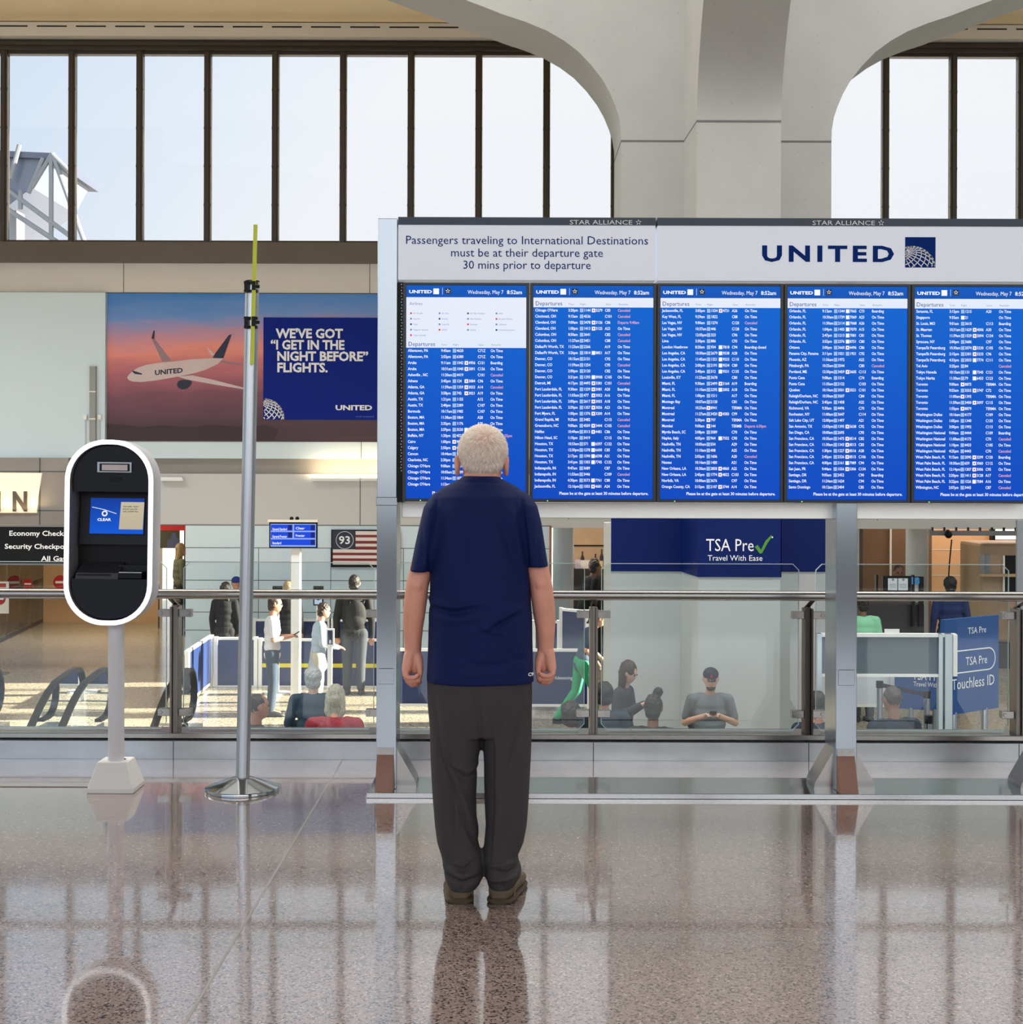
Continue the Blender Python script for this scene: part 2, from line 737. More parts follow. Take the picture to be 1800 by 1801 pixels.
M_CREAM = mat('cream_wall_panel', (216, 210, 202), 0.55, var=0.03, vscale=1)
M_GREYW = mat('light_grey_wall_panel', (200, 200, 198), 0.5, var=0.03, vscale=1)
M_STONE = mat('grey_stone_panel', (150, 144, 138), 0.6, var=0.1, vscale=3)
M_SEAM = mat('panel_seam', (95, 95, 95), 0.8)
M_CEIL = mat('plaster_ceiling', (238, 216, 178), 0.8, var=0.05, vscale=0.6)
M_SLOT = mat('vent_slot', (40, 34, 30), 0.8)
M_CONC = concrete_mat('cast_concrete', (164, 163, 160))
M_GLASS = glass_mat('window_glass', (0.97, 0.985, 1.0, 1), 0.0)
M_GUARD = glass_mat('guard_glass', (0.84, 0.90, 0.90, 1), 0.015)
M_WARM = mat('warm_wall', (206, 168, 130), 0.6, var=0.06, vscale=1)
M_BROWN = mat('brown_panel', (120, 92, 70), 0.6, var=0.1, vscale=2)
M_WHITE = mat('white_paint', (236, 236, 234), 0.4, var=0.02)
M_WHITEP = mat('white_lettering', (240, 242, 245), 0.5, var=0.01)
M_BRN = mat('brown_kick_plate', (146, 108, 94), 0.6, var=0.06)

YW = 26.0

# ------------------------------------------------------------------ floors
mb = MB(); mb.box(-24, 24, -9, 8.28, -0.34, 0.0)
structure(mb.build('floor', M_TERR))
mb = MB()
hx0, hx1, hy1 = -7.0, -3.7, 17.3                       # opening for the escalators
mb.box(-24, 24, hy1, 42, ZL - 0.3, ZL); mb.box(-24, hx0, 8.28, hy1, ZL - 0.3, ZL); mb.box(hx1, 24, 8.28, hy1, ZL - 0.3, ZL)
structure(mb.build('floor_lower', M_LOW))
mb = MB(); mb.box(-0.914, -0.905, -9, 7.98, 0.0, 0.0012)
structure(mb.build('trim_1', mat('zinc_divider', (176, 170, 166), 0.3, 0.6)))
mb = MB(); mb.box(-24, -2.02, 7.262, 7.285, 0.0, 0.0012)
structure(mb.build('trim_2', mat('floor_joint', (70, 58, 52), 0.7)))

# ------------------------------------------------------------------ far wall with its row of windows
xs = [8 + 119.2 * k for k in range(-14, 32)]
zs, zh = Z(430, YW), Z(93, YW)
for i, k in enumerate(range(len(xs) - 1)):
    xa, xb = X(xs[k], YW, 260), X(xs[k + 1], YW, 260)
    mb = MB()
    mb.box(xa - 0.055, xa + 0.055, YW - 0.06, YW + 0.10, zs, zh)          # mullion
    mb.box(xa - 0.03, xa + 0.03, YW - 0.08, YW - 0.06, zs, zh)          # cover cap
    mb.box(xa + 0.055, xb - 0.055, YW - 0.02, YW + 0.1, zh - 0.05, zh)
    mb.box(xa + 0.055, xb - 0.055, YW - 0.02, YW + 0.1, zs, zs + 0.05)
    mb.cur = 1  # cream strips put the sky-lit look of the mullion sides into colour
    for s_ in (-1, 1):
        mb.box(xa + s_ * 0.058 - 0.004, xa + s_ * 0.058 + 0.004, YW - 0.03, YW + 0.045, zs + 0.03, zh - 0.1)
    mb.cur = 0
    for q in range(1, 5):
        zz = zs + (zh - zs) * q / 5
        mb.box(xa - 0.062, xa + 0.062, YW - 0.05, YW - 0.03, zz - 0.02, zz + 0.02)
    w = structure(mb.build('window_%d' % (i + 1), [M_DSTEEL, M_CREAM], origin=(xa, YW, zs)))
    pb = MB(); pb.box(xa + 0.055, xb - 0.055, YW + 0.05, YW + 0.062, zs + 0.05, zh - 0.05)
    pb.build('pane', M_GLASS, w)
XL, XR = xs[0] * 0 - 24.0, 24.0
mb = MB(); mb.box(XL, XR, YW - 0.16, YW + 0.3, Z(465, YW), zs)
structure(mb.build('trim_3', M_SILL))
mb = MB(); mb.box(XL, XR, YW - 0.12, YW + 0.3, zh, Z(76, YW)); mb.box(XL, XR, YW - 0.2, YW - 0.12, zh + 0.06, zh + 0.12)
structure(mb.build('trim_4', M_DSTEEL))
mb = MB(); mb.box(XL, XR, YW - 0.35, YW + 0.3, Z(76, YW), Z(52, YW))
mb.cur = 1
for k in range(-22, 40):
    xa = X(k * 68 + 8, YW, 60)
    mb.box(xa, xa + 0.52, YW - 0.354, YW - 0.35, Z(60.5, YW), Z(58, YW))
structure(mb.build('trim_5', [M_CREAM, M_SLOT]))

wz = {y: Z(y, YW) for y in (465, 517, 776, 808, 835, 912, 925, 970, 990, 927)}
mb = MB()
mb.box(XL, XR, YW, YW + 0.4, wz[517], wz[465])                           # cream course
mb.cur = 1
for px in (217, 650, -216, 1083, 1516, 1949):
    mb.box(X(px, YW, 490), X(px, YW, 490) + 0.012, YW - 0.003, YW, wz[517], wz[465])
mb.box(XL, XR, YW - 0.003, YW, wz[517] - 0.006, wz[517] + 0.006)
structure(mb.build('wall_back', [M_CREAM, M_SEAM]))
mb = MB()
mb.box(XL, X(187, YW), YW - 0.10, YW + 0.4, wz[808], wz[517] - 0.01)       # flush white panels left of the banner
mb.box(X(187, YW), XR, YW, YW + 0.4, wz[808], wz[517] - 0.01)
mb.cur = 1
for px in (635,):
    mb.box(X(px, YW, 790), X(px, YW, 790) + 0.012, YW - 0.003, YW, wz[808], wz[776])
structure(mb.build('wall_back_middle', [M_WALL, M_SEAM]))
mb = MB()
mb.box(X(128, YW), XR, YW + 0.12, YW + 0.5, wz[835], wz[808])            # recessed strip for the lamps
mb.cur = 1
mb.box(X(128, YW), XR, YW, YW + 0.5, wz[925], wz[835])
mb.cur = 2
for px in (633, 1000, 1366, 1543, 1900):
    mb.box(X(px, YW, 880), X(px, YW, 880) + 0.014, YW - 0.003, YW, wz[925], wz[835])
mb.box(X(128, YW), XR, YW - 0.004, YW, wz[925] - 0.008, wz[925] + 0.008)
structure(mb.build('wall_back_lower', [M_STONE, M_GREYW, M_SEAM]))
# white panelled wall below, between the side gap and the shop
mb = MB()
mb.box(X(327, YW), X(970, YW), YW, YW + 0.3, ZL, wz[925] - 0.008)
mb.cur = 1
for y in (965, 990, 1022, 1078, 1110):
    mb.box(X(327, YW), X(970, YW), YW - 0.003, YW, Z(y, YW) - 0.006, Z(y, YW) + 0.006)
for px in (455, 582, 710, 837, 945):
    mb.box(X(px, YW, 1000) - 0.005, X(px, YW, 1000) + 0.005, YW - 0.003, YW, ZL, Z(965, YW))
structure(mb.build('wall_back_panelled', [M_WALL, M_SEAM]))
# stone bulkhead at the far left
mb = MB()
mb.box(XL, X(128, YW), YW - 0.25, YW + 0.5, Z(928, YW), wz[808])
mb.cur = 1
for y in (832, 900):
    mb.box(XL, X(128, YW), YW - 0.254, YW - 0.25, Z(y, YW) - 0.01, Z(y, YW) + 0.01)
for px in (78, -90):
    mb.box(X(px, YW, 870) - 0.012, X(px, YW, 870) + 0.012, YW - 0.254, YW - 0.25, Z(928, YW), wz[808])
structure(mb.build('wall_left_bulkhead', [M_STONE, M_SEAM]))
# grey lintel band over the shop fronts
mb = MB(); mb.box(X(970, YW), XR, YW - 0.02, YW + 0.3, wz[925] - 0.03, wz[925] + 0.12)
structure(mb.build('trim_6', M_GREYW))

# ceiling between the window wall and the arcade, and over the hall
mb = MB()
mb.box(XL, XR, 18.6, YW + 0.3, Z(50, YW), Z(50, YW) + 0.3)
structure(mb.build('ceiling', M_CEIL))
mb = MB(); mb.box(XL, XR, -9.3, 18.2, 16.6, 16.9)
structure(mb.build('ceiling_hall', M_CEIL))
mb = MB(); mb.box(XL - 0.3, XL, -9.3, 42, ZL - 0.3, 16.9)
structure(mb.build('wall_left', M_WALL))
mb = MB()
mb.box(XR, XR + 0.3, -9.3, 42, ZL - 0.3, 6.2); mb.box(XR, XR + 0.3, -9.3, 42, 9.35, 16.9)
mb.box(XR, XR + 0.3, -9.3, 19.6, 6.2, 9.35); mb.box(XR, XR + 0.3, 26.3, 42, 6.2, 9.35)
rw = random.Random(3)
yy_ = 19.6
while yy_ < 26.3:                                     # unseen clerestory and piers, shaped to stripe sun on the lower floor
    mb.box(XR, XR + 0.3, yy_, yy_ + rw.uniform(.10, .34), 6.2, 9.35)
    yy_ += rw.uniform(.7, 1.9)
structure(mb.build('wall_right', M_WALL))
# glazed front behind the photographer
mb = MB()
for k in range(17):
    xx = -24 + 3.0 * k
    mb.box(xx - 0.09, xx + 0.09, -9.2, -9.0, 0, 9.5)
mb.box(-24, 24, -9.2, -9.0, 0, 1.2)  # unseen parapet, raised to put a dark band into the reflections
mb.box(-24, 24, -9.2, -9.0, 2.9, 3.15)
mb.box(-24, 24, -9.2, -9.0, 9.3, 16.6)
structure(mb.build('wall_rear', M_DSTEEL))

# ------------------------------------------------------------------ concrete column and arches
YF, YB, YR = 18.0, 19.22, 17.03
CX = 1278.0
half = [(185, 1400), (185, 250), (185.5, 227), (189, 205), (195, 187), (205, 163), (218, 140), (238, 114), (261, 90), (288, 70), (318, 53), (355, 38), (395, 25),
        (428, 12), (461, 0), (530, -26), (613, -56), (760, -105), (950, -150), (1200, -190), (1500, -205)]
ZT = 16.8
front = []
kx = YF / F
cxw = X(CX, YF, 250)
pl = [(cxw - d * kx, HC - (y - PY0) * kx) for d, y in half]
prr = [(cxw + d * kx, HC - (y - PY0) * kx) for d, y in half]
pl[0] = (pl[0][0], 0.9)
prr[0] = (prr[0][0], 0.9)
outline = pl + [(pl[-1][0], ZT), (prr[-1][0], ZT)] + prr[::-1]
mb = MB()
# strip of quads on front and back, soffits between
n = len(pl)
for side, q in ((0, pl), (1, prr)):
    fr = [(x, YF, z) for x, z in q]
    bk = [(x, YB, z) for x, z in q]
    mb.add(fr + bk, [(i, i + 1, n + i + 1, n + i) for i in range(n - 1)])
for yy in (YF, YB):
    vs, fs = [], []
    for i in range(n):
        vs += [(pl[i][0], yy, pl[i][1]), (prr[i][0], yy, prr[i][1])]
    # column shaft
    m0 = 14
    for i in range(m0):
        fs.append((2 * i, 2 * i + 1, 2 * i + 3, 2 * i + 2))
    # spandrels up to the top
    b0 = len(vs)
    for i in range(m0, n):
        vs += [(pl[i][0], yy, ZT), (prr[i][0], yy, ZT)]
    for i in range(m0, n - 1):
        t0 = b0 + 2 * (i - m0)
        fs.append((2 * i, 2 * i + 2, t0 + 2, t0))
        fs.append((2 * i + 1, 2 * i + 3, t0 + 3, t0 + 1))
    fs.append((2 * m0, 2 * m0 + 1, b0 + 1, b0))
    mb.add(vs, fs)
arch = mb.build('wall_arcade', M_CONC, fix=False)
arch['kind'] = 'structure'
bm = bmesh.new(); bm.from_mesh(arch.data); bmesh.ops.remove_doubles(bm, verts=bm.verts, dist=0.0005)
bmesh.ops.recalc_face_normals(bm, faces=bm.faces); bm.to_mesh(arch.data); bm.free()
arch.data.polygons.foreach_set('use_smooth', [True] * len(arch.data.polygons)); arch.data.set_sharp_from_angle(angle=math.radians(38))
# projecting rib with a chamfer on its left; curves forward overhead
zj = Z(213, YR, 1300)
prof = [(0.9, 0.0), (3.2, 0.0), (zj, 0.0)] + [(zj + t * .15, -0.40 * (t * .15) ** 1.8) for t in range(1, 22)] + [(ZT, -6.0)]
xa0, xa1, xa2 = X(1203.5, YF, 247), X(1226, YR, 215), X(1374.5, YR, 215)
mb = MB()
rings = []
for z, dy in prof:
    rings.append([(xa0, YF + 0.1, z), (xa0, YF, z), (xa1, YR + dy, z), (xa2, YR + dy, z), (xa2 + 0.02, YF + 0.1, z)])
mb.loft(rings)
rib = mb.build('trim_7', M_CONC, smooth='auto')
structure(rib)
# pour joints: a shallow dark groove strip round the shaft
mb = MB()
zg = Z(248, YF, 1150)
gx0, gx1 = X(1093, YF, 250), X(1462.5, YF, 250)
mb.box(gx0, xa0, YF - 0.004, YF, zg - 0.010, zg + 0.010)
mb.box(xa2, gx1, YF - 0.004, YF, zg - 0.010, zg + 0.010)
mb.box(gx0 - 0.004, gx0, YF, YB, zg - 0.010, zg + 0.010)
mb.prism([(xa1, YR - 0.004, zj - 0.012), (xa2, YR - 0.004, zj - 0.012), (xa2, YR - 0.004, zj + 0.010), (xa1, YR - 0.004, zj + 0.010)], (0, 0.004, 0))
mb.prism([(xa0, YF - 0.006, zg - 0.012), (xa1, YR - 0.006, zj - 0.014), (xa1, YR - 0.006, zj + 0.012), (xa0, YF - 0.006, zg + 0.012)], (0, 0.004, 0))
structure(mb.build('trim_8', M_SEAM))

# column foot: painted cladding with the blue wrap
zt0, zb0 = Z(905, 17.9), Z(1004, 17.9)
xl, xr_ = X(1075, 17.9, 960), X(1452 + 30, 17.9, 960)
r0, r1, r2 = X(1199, 17.9, 960), X(1229, 16.9, 960), X(1373, 16.9, 960)
plan = [(xl, YB + 0.1), (xl, 17.9), (r0, 17.9), (r1, 16.9), (r2, 16.9), (r2, 17.9), (xr_, 17.9), (xr_, YB + 0.1)]
mb = MB(); mb.prism([(x, y, ZL) for x, y in plan], (0, 0, 0.95 - ZL))
foot = mb.build('wall_column_foot', mat('grey_column_paint', (188, 192, 192), 0.5, var=0.03))
structure(foot)
wrap = thing('column_banner', 'dark blue vinyl banner wrapped round the concrete column, lettered TSA Pre Travel With Ease', 'banner', ((xl + xr_) / 2, 17.5, zb0))
M_TSA = mat('banner_blue', (2, 28, 92), 0.5, var=0.04, spec=.15)
e = 0.012
plan2 = [(xl, 17.9 - e), (r0 - e, 17.9 - e), (r1 - e, 16.9 - e), (r2 + e, 16.9 - e), (r2 + e, 17.9 - e), (xr_, 17.9 - e)]
mb = MB()
for (a, b) in zip(plan2[:-1], plan2[1:]):
    d = Vector((b[0] - a[0], b[1] - a[1], 0)).normalized()
    nrm = Vector((d.y, -d.x, 0)) * -0.008
    mb.prism([(a[0], a[1], zb0), (b[0], b[1], zb0), (b[0], b[1], zt0), (a[0], a[1], zt0)], nrm)
mb.build('banner_sheet', M_TSA, wrap)
mb = MB()
yy = 16.9 - 0.016
text(mb, 'TSA Pre', P(1242, 969, yy), 21 * yy / F, w='r', fit=85 * yy / F)
text(mb, 'Travel With Ease', P(1245, 986, yy), 9.6 * yy / F, w='r', fit=97 * yy / F)
disc(mb, P(1359, 945, yy), 1.4 * yy / F)
mb.build('lettering', M_WHITEP, wrap)
mb = MB()
mb.poly([P(a, b, yy - 0.002) for a, b in ((1328, 962), (1333, 958), (1339, 967), (1347, 951), (1357, 941), (1359, 943), (1350, 956), (1341, 973), (1337, 974))])
mb.build('check_mark', mat('check_green', (72, 140, 40), 0.5), wrap)

# ------------------------------------------------------------------ outside: steel framed roof structure seen through the windows
YO = 60.0
b = thing('rooftop_building', 'white steel framed roof structure with sloping glass end, outside the leftmost windows', 'building', (X(60, YO), YO, -2))
M_OUT = mat('outdoor_white_steel', (104, 106, 112), 0.5, var=0.03)
M_OUTG = mat('outdoor_glazing', (84, 90, 108), 0.3, var=0.05)
M_OUTR = mat('outdoor_roof_edge', (66, 72, 90), 0.5)
mb = MB()
q = [P(-60, 268, YO), P(88, 270, YO), P(56, 330, YO), P(-60, 420, YO)]
mb.prism(q, (0, 6, 0)); mb.build('glazed_wall', M_OUTG, b)
mb = MB(); mb.prism([P(-60, 262, YO - .3), P(92, 269, YO - .3), P(88, 279, YO - .3), P(-60, 272, YO - .3)], (0, 7, 0)); mb.build('roof', M_OUTR, b)
mb = MB()
for a, c in (((92, 270), (150, 430)), ((92, 270), (56, 330)), ((90, 272), (90, 420)), ((92, 272), (122, 302)), ((-60, 280), (130, 420)), ((-60, 320), (100, 425)), ((36, 335), (36, 368)), ((76, 278), (50, 340)), ((18, 315), (34, 255))):
    p, r = P(a[0], a[1], YO - .5), P(c[0], c[1], YO - .5)
    mb.tube([p, r], 0.1, 8)
mb.prism([P(10, 370, YO), P(29, 370, YO), P(29, 440, YO), P(10, 440, YO)], (0, 1, 0))
mb.prism([P(-60, 440, YO), P(152, 430, YO), P(160, 800, YO), P(-60, 800, YO)], (0, 6, 0))
mb.build('steel_frame', M_OUT, b)
mb = MB(); mb.box(-160, 160, 43, 260, -3.4, -3.0); mb.box(-160, 160, -160, -9.4, -0.6, -0.2)
structure(mb.build('ground', mat('apron_concrete', (160, 160, 158), 0.9)))

# ------------------------------------------------------------------ lower hall, left: corridor with glazed doors
mb = MB()
mb.box(X(70, 34.2), X(281, 34.2), 34.2, 34.5, ZL, 1.3)
structure(mb.build('wall_corridor_end', M_WARM))
mb = MB(); mb.box(XL, X(640, 30), YW + 0.5, 34.6, 1.3, 1.5)
structure(mb.build('ceiling_corridor', M_CEIL))
mb = MB(); mb.box(X(327, YW), X(327, YW) + 0.3, YW + 0.3, 34.6, ZL, 1.3)
structure(mb.build('wall_corridor_right', M_WALL))
A, B = P(-180, 1250, 23.0), P(76, 1094, 34.2)
A.z = B.z = ZL
M_FRAME = mat('aluminium_frame', (96, 92, 86), 0.4, 0.7)
M_DGL = glass_mat('door_glass', (0.86, 0.84, 0.76, 1), 0.08)
d = (B - A)
for i in range(9):
    a, c = A + d * (i / 9), A + d * ((i + 1) / 9)
    if a.y < 24.5:
        continue
    mb = MB()
    side = Vector((0, 0, 1)).cross(d).normalized() * 0.08
    u = d.normalized() * 0.07
    for p in (a, c - u):
        mb.prism([p, p + u, p + u + side, p + side], (0, 0, 2.9))
    for z in (0.0, 0.95, 2.7):
        mb.prism([a + Vector((0, 0, z)), c + Vector((0, 0, z)), c + side + Vector((0, 0, z)), a + side + Vector((0, 0, z))], (0, 0, 0.09))
    w = structure(mb.build('door_%d' % (i + 1), M_FRAME, origin=a))
    pb = MB()
    pb.prism([a + u, c - u, c - u + side * .2, a + u + side * .2], (0, 0, 2.7))
    pb.build('pane', M_DGL, w)
# pale room behind the glazed doors
mb = MB(); mb.prism([A + Vector((-2.6, 0, 0)), B + Vector((-2.6, 0, 0)), B + Vector((-2.8, 0, 0)), A + Vector((-2.8, 0, 0))], (0, 0, 3.1))
structure(mb.build('wall_vestibule', M_WARM))

# ------------------------------------------------------------------ lower hall, right: shops and checkpoint behind the column
mb = MB()
mb.box(X(1000, 31), X(1100, 31), 31, 31.3, ZL, 1.6)
structure(mb.build('wall_shop', mat('shop_wall', (222, 190, 156), 0.6, var=0.15, vscale=4)))
mb = MB(); mb.box(X(990, 30), XR, YW + 0.3, 32.5, 1.15 + 1.0, 2.4)
structure(mb.build('ceiling_shop', M_CEIL))
mb = MB()
for a, c, mm in ((1480, 1592, 0), (1592, 1640, 0), (1640, 1744, 1)):
    mb.cur = mm
    mb.box(X(a, 29.5), X(c, 29.5), 29.5, 29.8, ZL, 2.15)
mb.cur = 2
mb.box(X(1565, 29.5), X(1568, 29.5), 29.44, 29.5, ZL, 2.15)
for y in (965, 1010, 1055):
    mb.box(X(1640, 29.5), X(1744, 29.5), 29.495, 29.5, Z(y, 29.5), Z(y, 29.5) + 0.012)
mb.cur = 3
mb.box(X(1741, 29.5), X(1746, 29.5), 29.3, 29.8, ZL, 2.15)
structure(mb.build('wall_checkpoint', [M_BROWN, mat('orange_panel', (232, 186, 142), 0.55, var=0.05), M_WHITE, M_BLACK]))
mb = MB(); mb.box(X(1744, 32.5), XR, 32.4, 32.7, ZL, 0.2)
structure(mb.build('wall_checkpoint_end', M_BROWN))
# ------------------------------------------------------------------ guard railing on the edge of the upper floor
YG, YRAIL = 8.13, 7.985
rail = thing('guard_railing', 'steel and glass guard railing with tubular handrail along the floor edge behind the departure boards', 'railing', (0, 8.1, 0))
mb = MB(); mb.box(-9, 9, 8.0, 8.26, 0, 0.098); mb.cur = 1
for px in (-66, 305, 680, 1044, 1423, 1793):
    xx = X(px, 8.0, 1320); mb.box(xx - .002, xx + .002, 7.999, 8.0, 0, 0.098)
mb.build('base_curb', [mat('curb_steel', (176, 180, 184), 0.34, 0.9, var=0.22, vscale=5, stretch=(1, 1, 3)), M_BLACK], rail, bevel=0.004)
mb = MB(); mb.box(-9, 9, 8.03, 8.24, 0.106, 0.136); mb.box(-9, 9, 8.06, 8.2, 0.098, 0.106)
mb.build('base_rail', M_STEELH, rail, bevel=0.006)
mb = MB()
mb.tube([(x, YRAIL, Z(1046.5, YRAIL, 900)) for x in (-9, 0, 9)], 0.0265, 20)
mb.build('handrail', M_STEELH, rail, smooth='auto')
zpt = Z(1068, YG, 900)
gaps = [-68, 309, 674, 1044, 1421, 1790, 2165]
for i, px in enumerate(gaps):
    xc = X(px, YG, 1170)
    mb = MB()
    for s_ in (-1, 1):
        mb.box(xc + s_ * 0.016 - 0.006, xc + s_ * 0.016 + 0.006, YG - 0.05, YG + 0.06, 0.10, zpt)
    mb.box(xc - 0.010, xc + 0.010, YG - 0.03, YG + 0.04, 0.10, zpt + 0.01)
    mb.prism([(xc - .014, YG + .02, zpt), (xc - .014, YG + .05, zpt), (xc - .014, YRAIL + .01, Z(1054, YRAIL)), (xc - .014, YRAIL - .01, Z(1054, YRAIL))], (0.028, 0, 0))
    po = mb.build('post', M_DSTEEL if i % 2 == 0 else mat('railing_post_steel', (120, 114, 108), 0.3, 0.9), rail, bevel=0.002)
    for y in (1080.5, 1255):
        for s_ in (-1, 1):
            cb = MB(); zz = Z(y, YG - .03)
            x0, x1 = sorted((xc + s_ * 0.022, xc + s_ * 0.092))
            cb.box(x0, x1, YG - 0.028, YG + 0.02, zz - 0.02, zz + 0.02)
            bx = xc + s_ * 0.076
            cb.tube([(bx, YG - 0.036, zz), (bx, YG - 0.027, zz)], 0.010, 12)
            cb.build('clamp', M_STEELH, po, bevel=0.002)
zt, zb = Z(990, YG, 900), Z(1283.5, YG, 900)
M_GEDGE = mat('glass_edge', (216, 232, 230), 0.2, var=0.02)
for a, c in zip(gaps[:-1], gaps[1:]):
    x0, x1 = X(a + 14.5, YG), X(c - 14.5, YG)
    k = 0.034
    def outl(e):
        return [(x0 + k + e * .4, zb + e), (x1 - k - e * .4, zb + e), (x1 - e, zb + k + e * .4), (x1 - e, zt - k - e * .4), (x1 - k - e * .4, zt - e), (x0 + k + e * .4, zt - e), (x0 + e, zt - k - e * .4), (x0 + e, zb + k + e * .4)]
    mb = MB()
    mb.poly([(x, YG, z) for x, z in outl(0)])
    g = mb.build('glass_pane', M_GUARD, rail, fix=False)
    eb = MB()
    o1, o2 = outl(0), outl(0.0036)
    eb.add([(x, YG - .006, z) for x, z in o1] + [(x, YG - .006, z) for x, z in o2] + [(x, YG + .006, z) for x, z in o1] + [(x, YG + .006, z) for x, z in o2],
           [(i, (i + 1) % 8, 8 + (i + 1) % 8, 8 + i) for i in range(8)] + [(16 + i, 16 + (i + 1) % 8, 24 + (i + 1) % 8, 24 + i) for i in range(8)] + [(i, (i + 1) % 8, 16 + (i + 1) % 8, 16 + i) for i in range(8)])
    eb.build('glass_edge', M_GEDGE, g)

# ------------------------------------------------------------------ departure board stand
YP0, YP1 = 7.15, 7.40       # posts
YT = 7.08                   # front of the monitors
stand = thing('departure_board_stand', 'tall brushed steel stand with white airline header panels carrying the departure monitors', 'sign stand', (X(1250, 7.2), 7.25, 0))
bx0, bx1 = X(647, 7.06, 1400), X(1910, 7.06, 1400)
mb = MB(); mb.box(bx0, bx1, 7.05, 7.45, 0.004, 0.022)
mb.box(bx0 - 0.004, bx1 + 0.004, 7.044, 7.052, 0.0, 0.026)
mb.build('base_plate', M_BRIGHT, stand, bevel=0.002)
zt_left = Z(384, YP0, 680)
posts = [(X(662.5, YP0, 1100), X(697.5, YP0, 1100), zt_left), (X(1471, YP0, 1100), X(1508, YP0, 1100), Z(500, YP0)), (X(1836, YP0, 1100), X(1873, YP0, 1100), zt_left)]
for i, (x0, x1, zt_) in enumerate(posts):
    mb = MB(); mb.box(x0, x1, YP0, YP1, 0.022, zt_)
    if i == 0:
        mb.box(x0 - .004, x1 + .004, YP0 - .004, YP1, Z(890, YP0), Z(875, YP0))
    po = mb.build('post', M_STEEL, stand, bevel=0.003)
    w = x1 - x0
    kb = MB()
    zk = 0.19
    kb.hexa([(x0 + .005, YP0 - .012, zk), (x1 - .012, YP0 - .012, zk), (x1 - .012, YP0, zk), (x0 + .005, YP0, zk)],
            [(x0 + .003, YP0 - .088, .023), (x1 - .010, YP0 - .088, .023), (x1 - .010, YP0 - .002, .023), (x0 + .003, YP0 - .002, .023)])
    kb.build('kick_plate', M_BRN, po)
    kb = MB(); kb.box(x0 + .006, x1 - .011, YP0 - .012, YP0, zk, zk + .032)
    for s_ in (.3, .72):
        kb.tube([(x0 + w * s_, YP0 - .016, zk + .018), (x0 + w * s_, YP0 - .011, zk + .018)], .005, 10)
    kb.build('bracket', M_STEELH, po)
    kb = MB()
    kb.box(x0 + .012, x1 - .012, YP0 - .004, YP0, Z(1204, YP0), Z(1176, YP0))
    kb.build('access_plate', M_STEEL, po, bevel=0.006)
    for s_ in (-1, 1):
        if i == 0 and s_ < 0:
            continue
        xe = x1 if s_ > 0 else x0
        gb = MB()
        gb.prism([(xe, YP0 + .03, .022), (xe + s_ * .098, YP0 + .03, .022), (xe + s_ * .094, YP0 + .03, .05), (xe, YP0 + .03, .215)], (0, .19, 0))
        gb.build('gusset', M_STEELH, po)
mb = MB()
mb.box(X(708, 7.28), X(1836, 7.28), 7.24, 7.36, Z(912, 7.24, 1200), Z(884, 7.24, 1200))
mb.build('crossbeam', mat('pale_beam_steel', (232, 232, 228), 0.42, 0.75, var=0.05, vscale=2), stand, bevel=0.003)
# perforated strip seen between the left post and the first monitor
mb = MB(); mb.box(X(698, 7.12), X(709, 7.12), 7.13, 7.30, Z(884, 7.13), Z(497, 7.13)); mb.cur = 1
for k in range(64):
    zz = Z(502 + k * 5.2, 7.13); xx = X(705.5 if k % 2 else 704.5, 7.13)
    mb.box(xx, xx + .0045, 7.128, 7.13, zz, zz + .006)
mb.build('cable_channel', [M_BLACK, M_WHITE], stand)
# header panels
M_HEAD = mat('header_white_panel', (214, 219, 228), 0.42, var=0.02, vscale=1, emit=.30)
M_CAPB = mat('header_dark_cap', (44, 54, 70), 0.4, 0.2, var=0.06)
M_BLUEL = mat('airline_blue', (4, 46, 122), 0.6, var=0.02, spec=.08)
YH = 7.10
for i, (a, c) in enumerate(((700.5, 1153.5), (1156.5, 1836))):
    hb = MB(); hb.box(X(a, YH, 440), X(c, YH, 440), YH, YP1 - .02, Z(493.5, YH, 1100), Z(396.5, YH, 1100))
    hp = hb.build('header_panel', M_HEAD, stand, bevel=0.002)
    cb = MB(); cb.box(X(a, YH, 440), X(c, YH, 440), YH - .004, YP1 - .02, Z(396.5, YH, 1100) + .0005, Z(383, YH, 1100))
    cb.build('cap_strip', M_CAPB, hp)
    lb = MB(); yl = YH - .006
    xt = (1002, 1429)[i]
    text(lb, 'STAR ALLIANCE', P(xt, (394.6, 395.6)[i], yl), 7.7 * yl / F, fit=111 * yl / F)
    star_mark(lb, P(xt + 121.5, (391, 392)[i], yl), 5.6 * yl / F)
    lb.build('cap_lettering', M_WHITEP, hp)
    lb = MB(); yl = YH - .002
    if i == 0:
        for s_, yy, w_ in (('Passengers traveling to International Destinations', 429.5, 428), ('must be at their departure gate', 451.5, 269), ('30 mins prior to departure', 473, 226)):
            text(lb, s_, P(927, yy, yl), 14.2 * yl / F, 'C', fit=w_ * yl / F)
        lb.build('header_lettering', M_BLUEL, hp)
    else:
        text(lb, 'UNITED', P(1339.5, 459, yl), 27.5 * yl / F, w='x', fit=234 * yl / F, track=.16)
        sq = P(1592.5, 470.5, yl); w_ = 53.5 * yl / F
        flat(lb, sq.x, sq.x + w_, sq.z, sq.z + w_, yl)
        lb.build('header_lettering', M_BLUEL, hp)
        gb = MB(); globe_lines(gb, sq.x, sq.z, w_, yl - .001, 1.5 * yl / F)
        gb.build('globe_emblem', M_WHITEP, hp)

